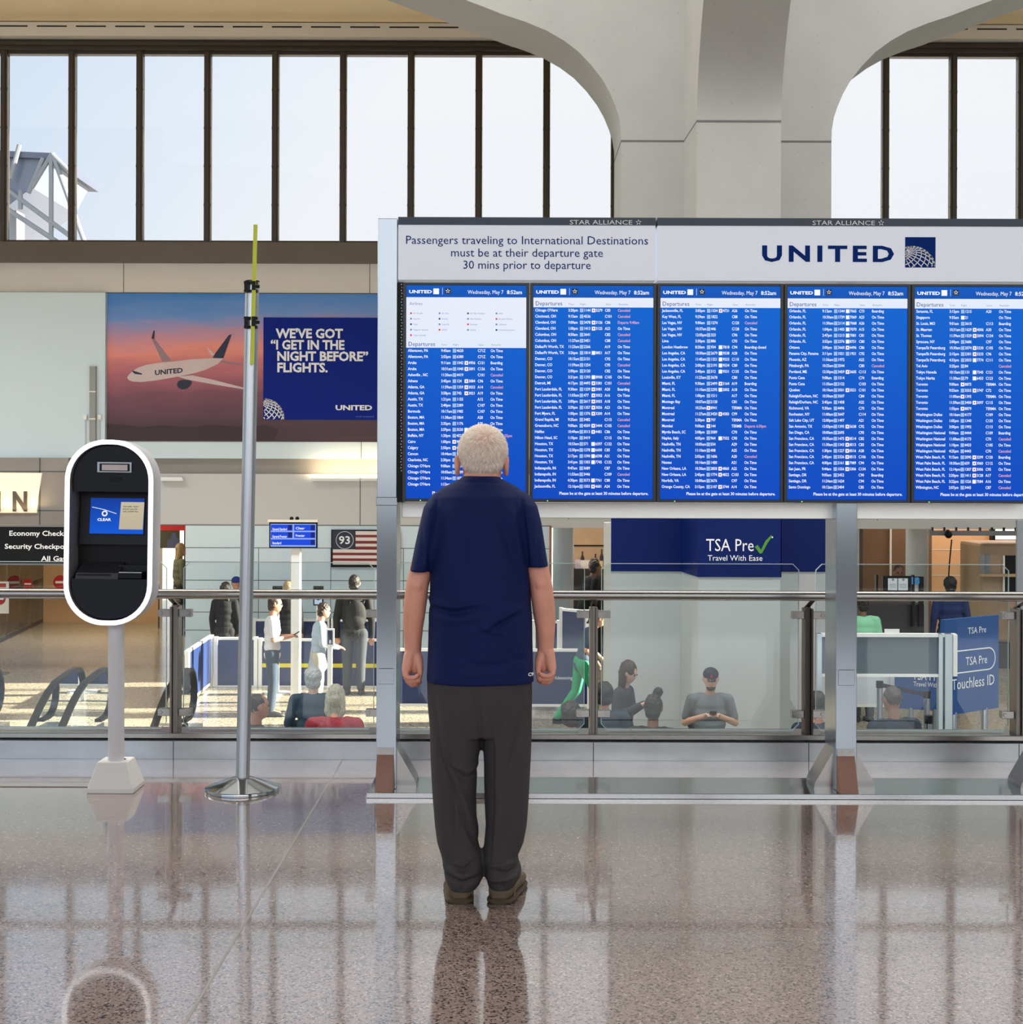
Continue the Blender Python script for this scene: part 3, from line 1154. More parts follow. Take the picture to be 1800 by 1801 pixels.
# ------------------------------------------------------------------ monitors with the day's departures
FLIGHTS = [
"""Allentown, PA|9:45am|u4620||C71Z|On Time
Allentown, PA|2:55pm|u6380||C71Z|On Time
Aruba|9:11am|u1042|r4956|C131|Boarding
Aruba|10:31am|u1040|r3891|C136|On Time
Asheville , NC|11:20am|u4419||C101|Canceled
Athens|3:45pm|u124|r3884|C96|On Time
Atlanta, GA|11:59am|u1359|r3033|A14|Canceled
Atlanta, GA|3:58pm|u742|r3021|A19|On Time
Austin, TX|1:21pm|u1155||A12|On Time
Austin, TX|2:40pm|u2389||C107|On Time
Bermuda|10:17am|u1985||C107|On Time
Boston, MA|11:38am|u1864||A20|On Time
Boston, MA|2:35pm|u1176||A25|On Time
Boston, MA|3:59pm|u3530|w7610|C84|On Time
Buffalo, NY|1:20pm|u4521||C80|Departs 1:25pm
Cairo|1:00pm|r986||B61|On Time
Calgary|2:50pm|r4501||C75|On Time
Cancun|10:44am|u1048||C91|On Time
Charlotte, NC|2:30pm|u3462||A14|On Time
Chicago O'Hare|9:00am|u2004||C88|On Time
Chicago O'Hare|10:05am|u1209||C90|On Time
Chicago O'Hare|11:34am|u1876||C82|On Time
Chicago O'Hare|1:13pm|u2190||C94|On Time""",
"""Chicago O'Hare|3:20pm|u1144|r5279|C83|Canceled
Cincinnati, OH|9:15am|u4536||C101|Canceled
Cleveland, OH|9:00am|u3478|r3126|C86|Departs 9:48am
Cleveland, OH|1:00pm|u1413|r3125|A23|On Time
Columbus, OH|8:50am|u3641||C82|Canceled
Columbus, OH|11:27am|u3451||C88|Canceled
Dallas/Ft Worth, TX|11:23am|u2266||A19|On Time
Dallas/Ft Worth, TX|3:26pm|u1814|w8851|A17|On Time
Denver, CO|10:15am|u2151||C92|On Time
Denver, CO|11:59am|u1254||C95|Canceled
Denver, CO|2:00pm|u2120||C82|On Time
Denver, CO|3:21pm|u1293|w8908|C105|On Time
Detroit, MI|4:17pm|u4493|r3381|C101|Canceled
Fort Lauderdale, FL|9:30am|u1239|r3081|A20|Boarding
Fort Lauderdale, FL|11:03am|u477|r3052|A16|On Time
Fort Lauderdale, FL|2:00pm|u2617|r3055|A18|On Time
Fort Lauderdale, FL|3:59pm|u1357|r3056|A23|On Time
Fort Myers, FL|1:00pm|u1376|r3200|A14|On Time
Grand Rapids, MI|9:25am|u3482||C115|Canceled
Greensboro, NC|9:00am|u4509|r3444|C105|Canceled
Halifax|10:49am|u3513|r4481|C86|On Time
Hilton Head, SC|1:10pm|u3419||C115|On Time
Houston, TX|10:33am|u571|w6597|C132|On Time
Houston, TX|12:30pm|u1278|w6600|C85|On Time
Houston, TX|2:17pm|u1590|w6598|A21|On Time
Houston, TX|3:41pm|u1303|w7745|C132|On Time
Indianapolis, IN|9:47am|u3689||C87|On Time
Indianapolis, IN|11:53am|u3446||C109|Canceled
Indianapolis, IN|4:30pm|u3573|w7761|C88|On Time
Jacksonville, FL|12:16pm|u1503|r4681|A24|On Time""",
"""Jacksonville, FL|3:05pm|u1334|r4731|A26|On Time
Key West, FL|9:29am|u1822||C88|On Time
Las Vegas, NV|9:00am|u1274||C120|Canceled
Las Vegas, NV|10:37am|u446||C128|On Time
Las Vegas, NV|12:05pm|u323||C96|On Time
Lima|3:30pm|u886||C93|On Time
London Heathrow|8:20am|u934|w7818|C94|Boarding closed
Los Angeles, CA|10:30am|u2679|w9538|A28|On Time
Los Angeles, CA|11:45am|u1321|w9533|C110|On Time
Los Angeles, CA|2:00pm|u2191|w9534|C80|On Time
Los Angeles, CA|3:40pm|u312|w9531|C135|On Time
Louisville, KY|11:23am|u3678||C80|On Time
Miami, FL|9:30am|u2499|r3164|A19|Boarding
Miami, FL|11:10am|u2295|w2002|A18|On Time
Miami, FL|1:00pm|u1511||A17|On Time
Montego Bay|10:07am|u2128||C81|On Time
Montreal|10:25am|r8941||TERMA|On Time
Montreal|11:27am|u3420|r4583|C99|On Time
Montreal|3:30pm|r797||TERMA|On Time
Mumbai|9:00am|r144||TERMB|Departs 6:30pm
Myrtle Beach, SC|2:08pm|u3589||C70|On Time
Naples, Italy|4:05pm|u964|w7552|C90|On Time
Nashville, TN|10:05am|u554||A29|On Time
Nashville, TN|11:10am|u408||A25|On Time
Nashville, TN|2:03pm|u1606||A20|Canceled
Nassau|10:16am|u1480||A21|On Time
New Orleans, LA|10:30am|u2858|r4860|A22|On Time
New Orleans, LA|2:45pm|u1774|r4822|C103|On Time
Norfolk, VA|10:00am|u3676||C97|On Time
Orange County, CA|3:15pm|u2107|r3744|A14|On Time""",
"""Orlando, FL|9:12am|u1344|w7065|C73|Boarding
Orlando, FL|10:30am|u1739|w7069|A23|On Time
Orlando, FL|11:30am|u2114|w7068|A26|On Time
Orlando, FL|1:04pm|u1405|w7070|A15|On Time
Orlando, FL|2:47pm|u1213|w7081|C81|On Time
Orlando, FL|3:55pm|u2376|w8751|C80|On Time
Ottawa|3:00pm|u3660|r4496|C86|On Time
Panama City, Panama|3:11pm|u1021|u1921|C92|On Time
Phoenix, AZ|11:56am|u1972||A22|On Time
Pittsburgh, PA|10:25am|u3544||C80|Canceled
Portland, ME|12:30pm|u3459|r3605|C113|On Time
Punta Cana|9:08am|u1514||C74|Boarding
Punta Cana|11:35am|u2122||C103|On Time
Quebec|10:10am|u3501|r3521|C101|On Time
Raleigh/Durham, NC|10:30am|u3507||C84|On Time
Raleigh/Durham, NC|2:45pm|u1458||A22|On Time
Richmond, VA|9:30am|u4496||C70|On Time
Rochester, NY|11:00am|u3647||C114|On Time
Salt Lake City, UT|12:00pm|u1497||A21|On Time
San Antonio, TX|12:03pm|u1395|r5638|C92|On Time
San Diego, CA|10:00am|u2695||C95|On Time
San Francisco, CA|10:35am|u1475|r8514|C82|On Time
San Francisco, CA|11:30am|u1343|r8513|C83|On Time
San Francisco, CA|1:30pm|u1227|r8516|A28|On Time
San Francisco, CA|2:45pm|u2326|r8515|C106|On Time
San Francisco, CA|4:00pm|u2161|w7989|C94|On Time
San Juan, PR|9:44am|u1556|r5306|C134|On Time
Santiago, DR|9:05am|u2452||C90|Boarding
Santiago, DR|11:24am|u1624||C94|On Time
Santo Domingo|10:12am|u2404||C85|On Time""",
"""Sarasota, FL|3:15pm|u1215||A20|On Time
Singapore|9:35am|w21|||On Time
St. Louis, MO|9:01am|u3610||C113|Boarding
St. Maarten|10:31am|u1629|r4006|A30|On Time
St. Thomas|11:39am|u1529|r3094|C134|On Time
Syracuse, NY|2:00pm|u3686||C97|On Time
Tampa/St Petersburg|10:30am|u2074|r3230|C105|On Time
Tampa/St Petersburg|2:15pm|u2301|r3233|C96|On Time
Tampa/St Petersburg|4:33pm|u2033|w7774|C111|On Time
Tel Aviv|3:25pm|u84|||Canceled
Tokyo Haneda|10:15am|u131|w7545|C121|On Time
Tokyo Narita|11:30am|u79|w6453|C123|On Time
Toronto|9:00am|r8875||TERMA|On Time
Toronto|9:55am|u3555|r3747|C72|On Time
Toronto|11:00am|r1395||TERMA|On Time
Toronto|11:59am|u3400|r3097|C115|On Time
Toronto|1:55pm|r8879||TERMA|On Time
Washington Dulles|10:16am|u4177||C109|On Time
Washington Dulles|1:05pm|u1340||C133|On Time
Washington Dulles|3:00pm|u1992||C113|On Time
Washington National|9:00am|u4444||C109|Boarding
Washington National|11:00am|u4173||C70|Canceled
Washington National|1:10pm|u4433||C105|On Time
Washington National|4:25pm|u4443||C70|Canceled
West Palm Beach, FL|9:15am|u2090|r3299|C120|Boarding
West Palm Beach, FL|10:30am|u659|r3060|C112|On Time
West Palm Beach, FL|12:14pm|u1307|r3006|C95|On Time
West Palm Beach, FL|2:20pm|u1411|r3128|A17|Canceled
West Palm Beach, FL|3:22pm|u1526|w7584|A16|On Time
Wilmington, NC|2:07pm|u3443||C87|Canceled"""]
M_SCR = screen_mat('display_blue', (0, 104, 212), (0, 74, 196), 0.95)
M_SHEAD = screen_mat('display_header_blue', (0, 92, 196), (4, 84, 184), 0.95)
M_SWHITE = screen_mat('display_white', (232, 236, 248), (226, 234, 250), 1.0)
M_TW = screen_mat('display_lettering_white', (248, 250, 255), (248, 250, 255), 1.0)
M_TR = screen_mat('display_lettering_pink', (222, 168, 190), (222, 168, 190), 1.0)
M_TB = screen_mat('display_lettering_navy', (16, 62, 140), (16, 62, 140), 0.9)
M_TG = screen_mat('display_lettering_grey', (120, 140, 190), (120, 140, 190), 0.9)
M_IR = screen_mat('display_icon_red', (214, 60, 80), (214, 60, 80), 0.9)
M_IL = screen_mat('display_icon_pale_blue', (168, 198, 240), (168, 198, 240), 0.9)
M_BEZ = mat('monitor_bezel', (30, 34, 42), 0.4, var=0.1)
k_ = YT / F
desc = ['leftmost departure monitor, listing airlines and flights from Allentown to Chicago, behind the man\'s head',
        'departure monitor listing flights from Chicago and Cincinnati down to Jacksonville',
        'departure monitor listing flights from Jacksonville and Key West down to Orange County',
        'departure monitor listing flights from Orlando down to Santo Domingo, above the middle steel post',
        'rightmost departure monitor, listing flights from Sarasota down to Wilmington']
AL = [['Air Canada', 'Air India', 'Air New Zealand', 'ANA'], ['Austrian', 'Avianca', 'Azul Brazilian', 'Brussels Airlines'], ['Copa', 'Copa Air', 'Emirates', 'Lufthansa'],
      ['Singapore Airlines', 'SWISS', 'United', 'United Bus Service'], ['Virgin Australia']]
for s_ in range(5):
    ax = 714.3 + 223.75 * s_
    r0 = P(ax, 689.5 + 0.0 * s_, YT).x + S_ROLL * 0
    zc = Z(689.5, YT, 820)
    x0 = X(ax, YT, 690)
    W, H = 211.2 * k_, 376 * k_
    def q(dx, y):      # pixel offsets in the first monitor's frame
        return Vector((x0 + dx * k_, 0, HC - (y + 0.2 - PY0) * k_))
    zt_, zb_ = q(0, 501.6).z, q(0, 877.2).z
    mon = thing('departure_monitor', desc[s_], 'monitor', (x0 + W / 2, YT, zb_), 'departure monitors in a row under the header')
    mb = MB()
    o_ = 5.6 * k_
    mb.box(x0 - o_, x0 + W + o_, YT + .012, YT + .068, zb_ - o_, zt_ + o_ * .8)
    for a in ((x0 - o_, x0, zb_ - o_, zt_ + o_ * .8), (x0 + W, x0 + W + o_, zb_ - o_, zt_ + o_ * .8), (x0, x0 + W, zb_ - o_, zb_), (x0, x0 + W, zt_, zt_ + o_ * .8)):
        mb.box(a[0], a[1], YT, YT + .014, a[2], a[3])
    bz = mb.build('bezel', M_BEZ, mon, bevel=0.0015)
    lb = MB(); lb.box(x0 + 25 * k_, x0 + 27 * k_, YT - .001, YT, zb_ - 4 * k_, zb_ - 2.4 * k_)
    lb.build('power_light', mat('led_green', (120, 230, 90), 0.5, emit=1.5), bz)
    mb = MB(); mb.box(x0, x0 + W, YT + .008, YT + .012, zb_, zt_)
    scr = mb.build('screen', M_SCR, mon)
    yl = YT + .0075
    mb = MB(); mb.box(x0, x0 + W, yl, YT + .008, q(0, 521.5).z, zt_); mb.build('title_bar', M_SHEAD, scr)
    top_w, bot_w = (522.8, 611.5) if s_ == 0 else (522.8, 539.7)
    mb = MB(); mb.box(x0, x0 + W, yl, YT + .008, q(0, bot_w).z, q(0, top_w).z); mb.build('heading_bar', M_SWHITE, scr)
    yl = YT + .0070
    def at(dx, y):
        v = q(dx, y); return Vector((v.x, yl, v.z))
    T = MB()
    text(T, 'UNITED', at(4.5, 515.6), 5.6 * k_, w='x', fit=40.5 * k_)
    a = at(47.5, 517.3); flat(T, a.x, a.x + 10 * k_, a.z, a.z + 10 * k_, yl)
    flat(T, at(63.3, 0).x, at(63.8, 0).x, at(0, 518).z, at(0, 506).z, yl)
    text(T, 'Wednesday, May 7', at(108, 516.6), 6.6 * k_, w='r', fit=63 * k_)
    text(T, '8:52am', at(177, 516.6), 6.6 * k_, w='b', fit=27 * k_)
    star_mark(T, at(73, 511.6), 4.3 * k_)
    T.cur = 2
    text(T, 'Departures', at(3.3, (608.6 if s_ == 0 else 536.4)), 7.2 * k_, w='r', fit=48 * k_)
    T.cur = 3
    hy = 607.6 if s_ == 0 else 535.6
    for t_, dx in (('Time', 61.5), ('Flight', 82), ('Gate', 127), ('Remarks', 150)):
        text(T, t_, at(dx, hy), 3.0 * k_, w='r', xs=1.1)
    if s_ == 0:
        text(T, 'Airlines', at(5.5, 536.5), 5.2 * k_, w='r', fit=23 * k_)
        for r_, row in enumerate(AL):
            for c_, nm in enumerate(row):
                text(T, nm, at(12 + c_ * 50.2, 552.2 + r_ * 9.7), 2.7 * k_, w='r', xs=.92)
                T.cur = (4, 3, 2, 3)[(r_ + c_) % 4]
                a = at(5.8 + c_ * 50.2, 553.4 + r_ * 9.7)
                flat(T, a.x + k_, a.x + 4 * k_, a.z + k_, a.z + 4 * k_, yl)
                T.cur = 3
    rows = FLIGHTS[s_].split('\n')
    y0 = 616.4 if s_ == 0 else 544.6
    for r_, row in enumerate(rows):
        f_ = row.split('|')
        yb = y0 + 10.69 * r_ + 2.5
        T.cur = 0
        cp = 4.9 * k_
        text(T, f_[0], at(3.2, yb), cp, w='b', xs=.86)
        text(T, f_[1], at(61.5, yb), cp, w='b', xs=.82)
        for col, c_, n_ in ((82, f_[2][:1], f_[2][1:]), (103, f_[3][:1], f_[3][1:])):
            if not c_:
                continue
            T.cur = 5 if c_ == 'u' else 0
            a = at(col, yb + 1.2); flat(T, a.x, a.x + 6.2 * k_, a.z, a.z + 6.6 * k_, yl)
            if c_ == 'r':
                T.cur = 4; b_ = at(col + 2, yb - .8); flat(T, b_.x, b_.x + 2.3 * k_, b_.z, b_.z + 2.5 * k_, yl - .0003)
            T.cur = 0
            text(T, n_, at(col + 7, yb), cp, w='b', xs=.84)
        text(T, f_[4], at(126, yb), cp, w='b', xs=.82)
        T.cur = 1 if f_[5][:3] in ('Can', 'Dep') else 0
        text(T, f_[5], at(148.6, yb), cp, w='b', xs=.84)
    T.cur = 0
    text(T, 'Please be at the gate at least 30 minutes before departure.', at(46.5, 869.6), 5.2 * k_, w='b', fit=157 * k_)
    T.build('lettering', [M_TW, M_TR, M_TB, M_TG, M_IR, M_IL], scr, fix=False)
    K = MB()
    a = at(68, 516.6); flat(K, a.x, a.x + 10 * k_, a.z, a.z + 10 * k_, yl + .0003); K.build('emblem_tile', M_NAVY, scr, fix=False)

# ------------------------------------------------------------------ identity kiosk
def rrect(w, h, r, n=10):
    out = []
    for cx, cz, a0 in ((w / 2 - r, h / 2 - r, 0), (-w / 2 + r, h / 2 - r, 90), (-w / 2 + r, -h / 2 + r, 180), (w / 2 - r, -h / 2 + r, 270)):
        for i in range(n + 1):
            a = math.radians(a0 + 90 * i / n)
            out.append((cx + r * math.cos(a), cz + r * math.sin(a)))
    return out


def clip(poly, z0, z1):
    def cut(pl_, zc, keep):
        out = []
        for (a, b), (c, d) in zip(pl_, pl_[1:] + pl_[:1]):
            ia, ic = keep(b), keep(d)
            if ia:
                out.append((a, b))
            if ia != ic:
                t = (zc - b) / (d - b)
                out.append((a + (c - a) * t, zc))
        return out
    return cut(cut(poly, z0, lambda z: z >= z0), z1, lambda z: z <= z1)


YK = 7.06
kk = YK / F
hc = P(191.5, 936.5, YK)
kio = thing('identity_kiosk', 'white oval identity kiosk with glowing ring, card reader and blue touchscreen on a white pole', 'kiosk', (X(203, 7.2, 1300), 7.22, 0))
M_KWH = mat('kiosk_white', (206, 206, 212), 0.45, var=0.03)
M_KIN = mat('kiosk_lining', (118, 118, 126), 0.5, var=0.04)
M_KNV = mat('kiosk_dark_panel', (15, 19, 29), 0.45, var=0.05, spec=.25)
M_RING = mat('ring_light', (250, 252, 255), 0.5, emit=1.15, var=0.0)
tl = math.radians(0.55)
def K3(x, y, z):
    return (hc.x + x * math.cos(tl) + z * math.sin(tl), YK + y, hc.z + z * math.cos(tl) - x * math.sin(tl))
W, H, R_ = 154.5 * kk, 326 * kk, 71 * kk
outer = rrect(W, H, R_)
inner = rrect(W - 15 * kk, H - 16 * kk, R_ - 7.5 * kk)
mb = MB()
back = rrect(W * .93, H * .945, R_ * .93)
rg = [[K3(x, y, z) for x, z in o_] for o_, y in ((outer, 0.0), (outer, 0.10), (rrect(W * .985, H * .99, R_ * .97), 0.16), (back, 0.215))]
n = len(outer)
mb.loft(rg, caps=False)
mb.poly(rg[-1])
lin = [[K3(x, y, z) for x, z in inner] for y in (0.0, 0.19)]
shell = mb.build('shell', M_KWH, kio, smooth='auto')
mb = MB(); mb.loft(lin, caps=False); mb.poly(lin[1])
mb.build('lining', M_KIN, shell, smooth='auto')
mb = MB()
A_ = [[K3(x, y, z) for x, z in o_] for o_, y in ((outer, 0.0), (outer, -.012), (inner, -.012), (inner, 0.0))]
mb.loft(A_, caps=False); mb.loft([A_[3], A_[0]], caps=False)
mb.build('ring_light', M_RING, kio)
in2 = [(x * .965, z * .985) for x, z in inner]
zh0 = (936.5 - 865) * kk
hood = clip(in2, zh0, 1)
mb = MB()
f_ = [K3(x, .035 + (z - zh0) * -.05, z) for x, z in hood]
b_ = [K3(x, .185, z) for x, z in hood]
mb.loft([f_, b_])
hd = mb.build('hood', M_KNV, kio)
def kbox(mb, px0, px1, py0, py1, y0, y1, tilt=0):
    q_ = (YK + y0) / F
    xa, xb = (px0 - 900) * q_ - hc.x, (px1 - 900) * q_ - hc.x
    za, zb2 = HC - (py1 - 840) * q_ - hc.z, HC - (py0 - 840) * q_ - hc.z
    mb.hexa([K3(xa, y0, za), K3(xb, y0, za), K3(xb, y1, za), K3(xa, y1, za)], [K3(xa, y0 + tilt, zb2), K3(xb, y0 + tilt, zb2), K3(xb, y1 + tilt, zb2), K3(xa, y1 + tilt, zb2)])
mb = MB(); kbox(mb, 170, 230, 815, 833, .02, .045); mb.build('camera_frame', mat('camera_frame_grey', (176, 182, 190), 0.4, .3), hd)
mb = MB(); kbox(mb, 174, 227, 817.5, 831, .0185, .03); mb.build('camera_bezel', M_BLACK, hd)
mb = MB(); kbox(mb, 178, 223, 819.5, 829.5, .017, .03); mb.build('camera_window', mat('camera_window_pink', (196, 180, 180), 0.2, var=.1, vscale=20), hd)
mb = MB(); kbox(mb, 192, 212, 841, 848, .026, .05); mb.build('sensor', M_BLACK, hd)
mb = MB(); kbox(mb, 140, 264, 865, 960, .105, .185, .03); sp_ = mb.build('screen_panel', M_KNV, kio)
M_KS = screen_mat('kiosk_display_blue', (8, 60, 160), (0, 92, 224), 0.9)
mb = MB(); kbox(mb, 157.5, 252, 878.5, 941, .103, .12, .0195); ks = mb.build('touchscreen', M_KS, sp_)
mb = MB(); kbox(mb, 156, 253.5, 877, 943, .1045, .12, .0205); mb.build('screen_bezel', M_BLACK, sp_)
def ks_at(px, py, e=.004):
    q_ = (YK + .108) / F
    z = HC - (py - 840) * q_ - hc.z
    t = (960 - py) / 95.0
    return Vector(K3((px - 900) * q_ - hc.x, .103 - e + .0318 * (t - 0.2), z))
mb = MB()
Vt = (ks_at(200, 880) - ks_at(200, 940)).normalized()
text(mb, 'CLEAR', ks_at(171.5, 918.5, .006), 4.6 * kk, w='x', fit=24 * kk, V=Vt)
disc(mb, ks_at(184, 905.5, .006), 5.2 * kk, V=Vt, r2=2.9 * kk)
ribbon(mb, [(-23, 9), (0, 4), (21, -3)], 1.0, U=Vector((kk, 0, 0)), V=Vt * kk, org=ks_at(184, 903, .006))
mb.build('screen_lettering', M_TW, ks, fix=False)
mb = MB(); mb.poly([ks_at(210, 933, .0055), ks_at(252, 933, .0055), ks_at(253, 885, .0055), ks_at(212, 885, .0055)])
mb.build('screen_note', screen_mat('note_cream', (206, 196, 168), (196, 184, 158), 0.9), ks, fix=False)
mb = MB()
for i, t_ in enumerate(('Get safer, faster', 'airport security', 'with CLEAR Plus')):
    text(mb, t_, ks_at(216, 894 + i * 4.4, .0065), 2.5 * kk, w='b', fit=(28, 26, 27)[i] * kk, V=Vt)
mb.build('note_lettering', M_KNV, ks, fix=False)
mb = MB()
lo = clip(in2, -1, (936.5 - 1019) * kk)
mb.loft([[K3(x, .022, z) for x, z in lo], [K3(x, .185, z) for x, z in lo]])
mb.build('lower_panel', M_KNV, kio)
mb = MB(); kbox(mb, 139, 266, 957, 1019, .15, .188); mb.build('recess_back', M_BLACK, kio)
mb = MB(); xa, xb = (130.5 - 191.5) * kk, (206 - 191.5) * kk
z0_, z1_ = (936.5 - 1019) * kk, (936.5 - 997) * kk
mb.hexa([K3(xa, .022, z0_), K3(xb, .022, z0_), K3(xb, .16, z0_), K3(xa, .16, z0_)], [K3(xa + .004, .03, z0_ + .028), K3(xb, .03, z0_ + .028), K3(xb + .003, .16, z1_ + .02), K3(xa + .004, .16, z1_ + .02)])
pr = mb.build('printer', mat('kiosk_printer', (44, 42, 50), 0.5), kio)
mb = MB(); kbox(mb, 137, 195, 1012.5, 1014.5, .0205, .03); mb.build('slot', M_BLACK, pr)
mb = MB(); kbox(mb, 209, 250, 1008.5, 1019, .02, .10, .01)
rd = mb.build('card_reader', M_KNV, kio)
mb = MB(); kbox(mb, 210, 250, 1008, 1009.6, .019, .03); mb.build('reader_edge', mat('reader_edge_light', (190, 200, 206), .3), rd)
mb = MB(); kbox(mb, 209, 264, 996, 1008, .10, .17); mb.build('shelf', M_KNV, kio)
pb_, pt_ = P(202.5, 1345, 7.2), P(203.5, 1095, 7.16)
mb = MB(); mb.tube([(pb_.x, 7.22, 0.12), (pt_.x, 7.17, pt_.z)], 0.0385, 24); mb.build('pole', mat('kiosk_pole_white', (214, 214, 220), .45, var=.02), kio, smooth='auto')
mb = MB()
cx_, cy_ = X(203, 7.22, 1350), 7.235
def sq(h, z):
    return [(cx_ - h * 1.0, cy_ - h, z), (cx_ + h, cy_ - h, z), (cx_ + h, cy_ + h, z), (cx_ - h, cy_ + h, z)]
mb.loft([sq(.112, 0), sq(.112, .022), sq(.072, .145)])
bs = mb.build('base', mat('kiosk_base_white', (222, 220, 218), .55, var=.03), kio, bevel=.004)
mb = MB(); disc(mb, (cx_ + .003, cy_, .1458), .044, V=(0, 1, 0)); mb.build('pole_collar', M_BLACK, bs, fix=False)
mb = MB()
sx = K3(W / 2 + .0012, .12, (936.5 - 1030) * kk)
text(mb, 'A10', (sx[0], sx[1] - .03, sx[2]), .022, w='b', U=(0, 1, 0), fit=.06)
mb.build('side_lettering', M_WHITEP, shell, fix=False)

# ------------------------------------------------------------------ slim pole on a round base with a yellow marker strip
YS = 7.21
px_, pz_ = X(426, YS, 1390), 0.0
ps = thing('marker_pole', 'tall slim aluminium pole on a round steel foot, yellow strip clamped at its top', 'pole', (px_, YS, 0))
mb = MB(); mb.lathe((px_, YS, 0), [(0.0, 0), (.180, 0), (.182, .010), (.178, .018), (.06, .062), (.045, .066), (0, .066)], 56)
mb.build('foot', M_BRIGHT, ps, smooth='auto')
tp = P(444, 496, YS); b0_ = P(427, 1376, YS)
dv = (tp - b0_).normalized()
mb = MB(); mb.tube([b0_ - dv * .03, tp], .0335, 28); mb.build('pole', mat('anodised_aluminium', (186, 190, 196), .32, .9, var=.04, stretch=(30, 30, 1)), ps, smooth='auto')
mb = MB(); mb.tube([tp, tp + dv * .006], .0345, 28); mb.build('end_cap', M_BLACK, ps)
mb = MB()
s0, s1 = P(443, 641, YS - .055), P(449.5, 395, YS - .055)
du = (s1 - s0).normalized(); dr = Vector((du.z, 0, -du.x))
h_ = .0095
mb.prism([s0 - dr * h_, s0 + dr * h_, s1 + dr * h_, s1 - dr * h_], (0, .006, 0))
st = mb.build('marker_strip', mat('yellow_strip', (206, 212, 40), .4, var=.05), ps)
for y0_, y1_ in ((497, 516), (559, 579)):
    mb = MB()
    c0 = P(444.5, y1_, YS); c1 = P(445, y0_, YS)
    mb.box(c0.x - .034, c0.x + .03, YS - .05, YS - .02, c0.z, c0.z + .012)
    mb.box(c0.x - .034, c0.x + .03, YS - .05, YS - .02, c1.z - .012, c1.z)
    mb.box(c0.x - .03, c0.x - .012, YS - .062, YS - .03, c0.z, c1.z)
    mb.tube([(c0.x + .026, YS - .06, (c0.z + c1.z) / 2), (c0.x + .044, YS - .06, (c0.z + c1.z) / 2)], .008, 10)
    mb.box(c0.x + .006, c0.x + .024, YS - .062, YS - .03, c0.z + .01, c1.z)
    mb.build('clamp', M_BLACK, ps)
# ------------------------------------------------------------------ things on the far wall
def px_poly(mb, pts, Y, ox=0, oy=0, s=1.0):
    mb.poly([P(ox + a * s, oy + b * s, Y) for a, b in pts])


def print_mat(name, stops, nscale=None):
    """printed picture: bands of colour from bottom to top with soft streaks"""
    m = bpy.data.materials.new(name)
    m.use_nodes = True
    n, l = m.node_tree.nodes, m.node_tree.links
    b = n['Principled BSDF']
    tc = n.new('ShaderNodeTexCoord')
    sp = n.new('ShaderNodeSeparateXYZ')
    l.new(tc.outputs['Generated'], sp.inputs[0])
    mp = n.new('ShaderNodeMapping')
    mp.inputs['Scale'].default_value = (3, 1, 9)
    l.new(tc.outputs['Generated'], mp.inputs[0])
    nz = n.new('ShaderNodeTexNoise')
    nz.inputs['Scale'].default_value = 1.6
    nz.inputs['Detail'].default_value = 5
    l.new(mp.outputs[0], nz.inputs[0])
    ma = n.new('ShaderNodeMath'); ma.operation = 'MULTIPLY_ADD'
    l.new(nz.outputs[0], ma.inputs[0]); ma.inputs[1].default_value = 0.16
    ad = n.new('ShaderNodeMath'); ad.operation = 'ADD'; ad.inputs[1].default_value = -0.08
    l.new(sp.outputs['Z'], ma.inputs[2]); l.new(ma.outputs[0], ad.inputs[0])
    sx = n.new('ShaderNodeMath'); sx.operation = 'MULTIPLY_ADD'
    l.new(sp.outputs['X'], sx.inputs[0]); sx.inputs[1].default_value = -0.07; l.new(ad.outputs[0], sx.inputs[2])
    cr = n.new('ShaderNodeValToRGB')
    e = cr.color_ramp.elements
    while len(e) > 1:
        e.remove(e[-1])
    e[0].position, e[0].color = stops[0][0], srgb(*stops[0][1])
    for p, c in stops[1:]:
        q = e.new(p); q.color = srgb(*c)
    l.new(sx.outputs[0], cr.inputs[0])
    l.new(cr.outputs[0], b.inputs['Base Color'])
    b.inputs['Roughness'].default_value = 0.5
    return m


YA = YW - 0.02
ad = thing('wall_banner', 'large sunset airliner banner with a blue slogan panel on the far wall', 'banner', (X(430, YA), YA, Z(776, YA)))
mb = MB(); a, c = P(188, 776, YA), P(696, 517.5, YA); mb.box(a.x, c.x, YA, YA + .016, a.z, c.z)
mb.build('printed_sheet', print_mat('sunset_print', [(0.0, (64, 42, 52)), (0.12, (80, 50, 64)), (0.3, (122, 72, 90)), (0.46, (184, 104, 112)), (0.60, (232, 142, 128)), (0.70, (196, 142, 162)), (0.82, (110, 146, 206)), (1.0, (44, 124, 202))]), ad)
g = .38889
def gp(mb, pts, y):
    px_poly(mb, pts, y, 0, 440, g)
mb = MB(); y1 = YA - .004
gp(mb, [(483, 785), (560, 790), (640, 800), (730, 792), (860, 800), (960, 790), (1100, 800), (1200, 792), (1260, 812), (1240, 860), (483, 858)], y1)
mb.build('printed_hills', mat('print_dark_hills', (56, 36, 44), .6), ad, fix=False)
mb = MB()
gp(mb, [(735, 505), (776, 500), (700, 402), (685, 399)], y1)
gp(mb, [(1000, 497), (1100, 517), (1100, 522), (985, 506)], y1)
mb.build('printed_wing', mat('print_wing_grey', (150, 122, 130), .5), ad, fix=False)
mb = MB(); y2 = YA - .006
gp(mb, [(575, 576), (584, 562), (600, 547), (625, 531), (660, 519), (720, 509), (790, 503), (860, 494), (960, 488), (1012, 488), (985, 515), (930, 541), (880, 556), (830, 567), (760, 580), (700, 590), (640, 596), (600, 594), (583, 588)], y2)
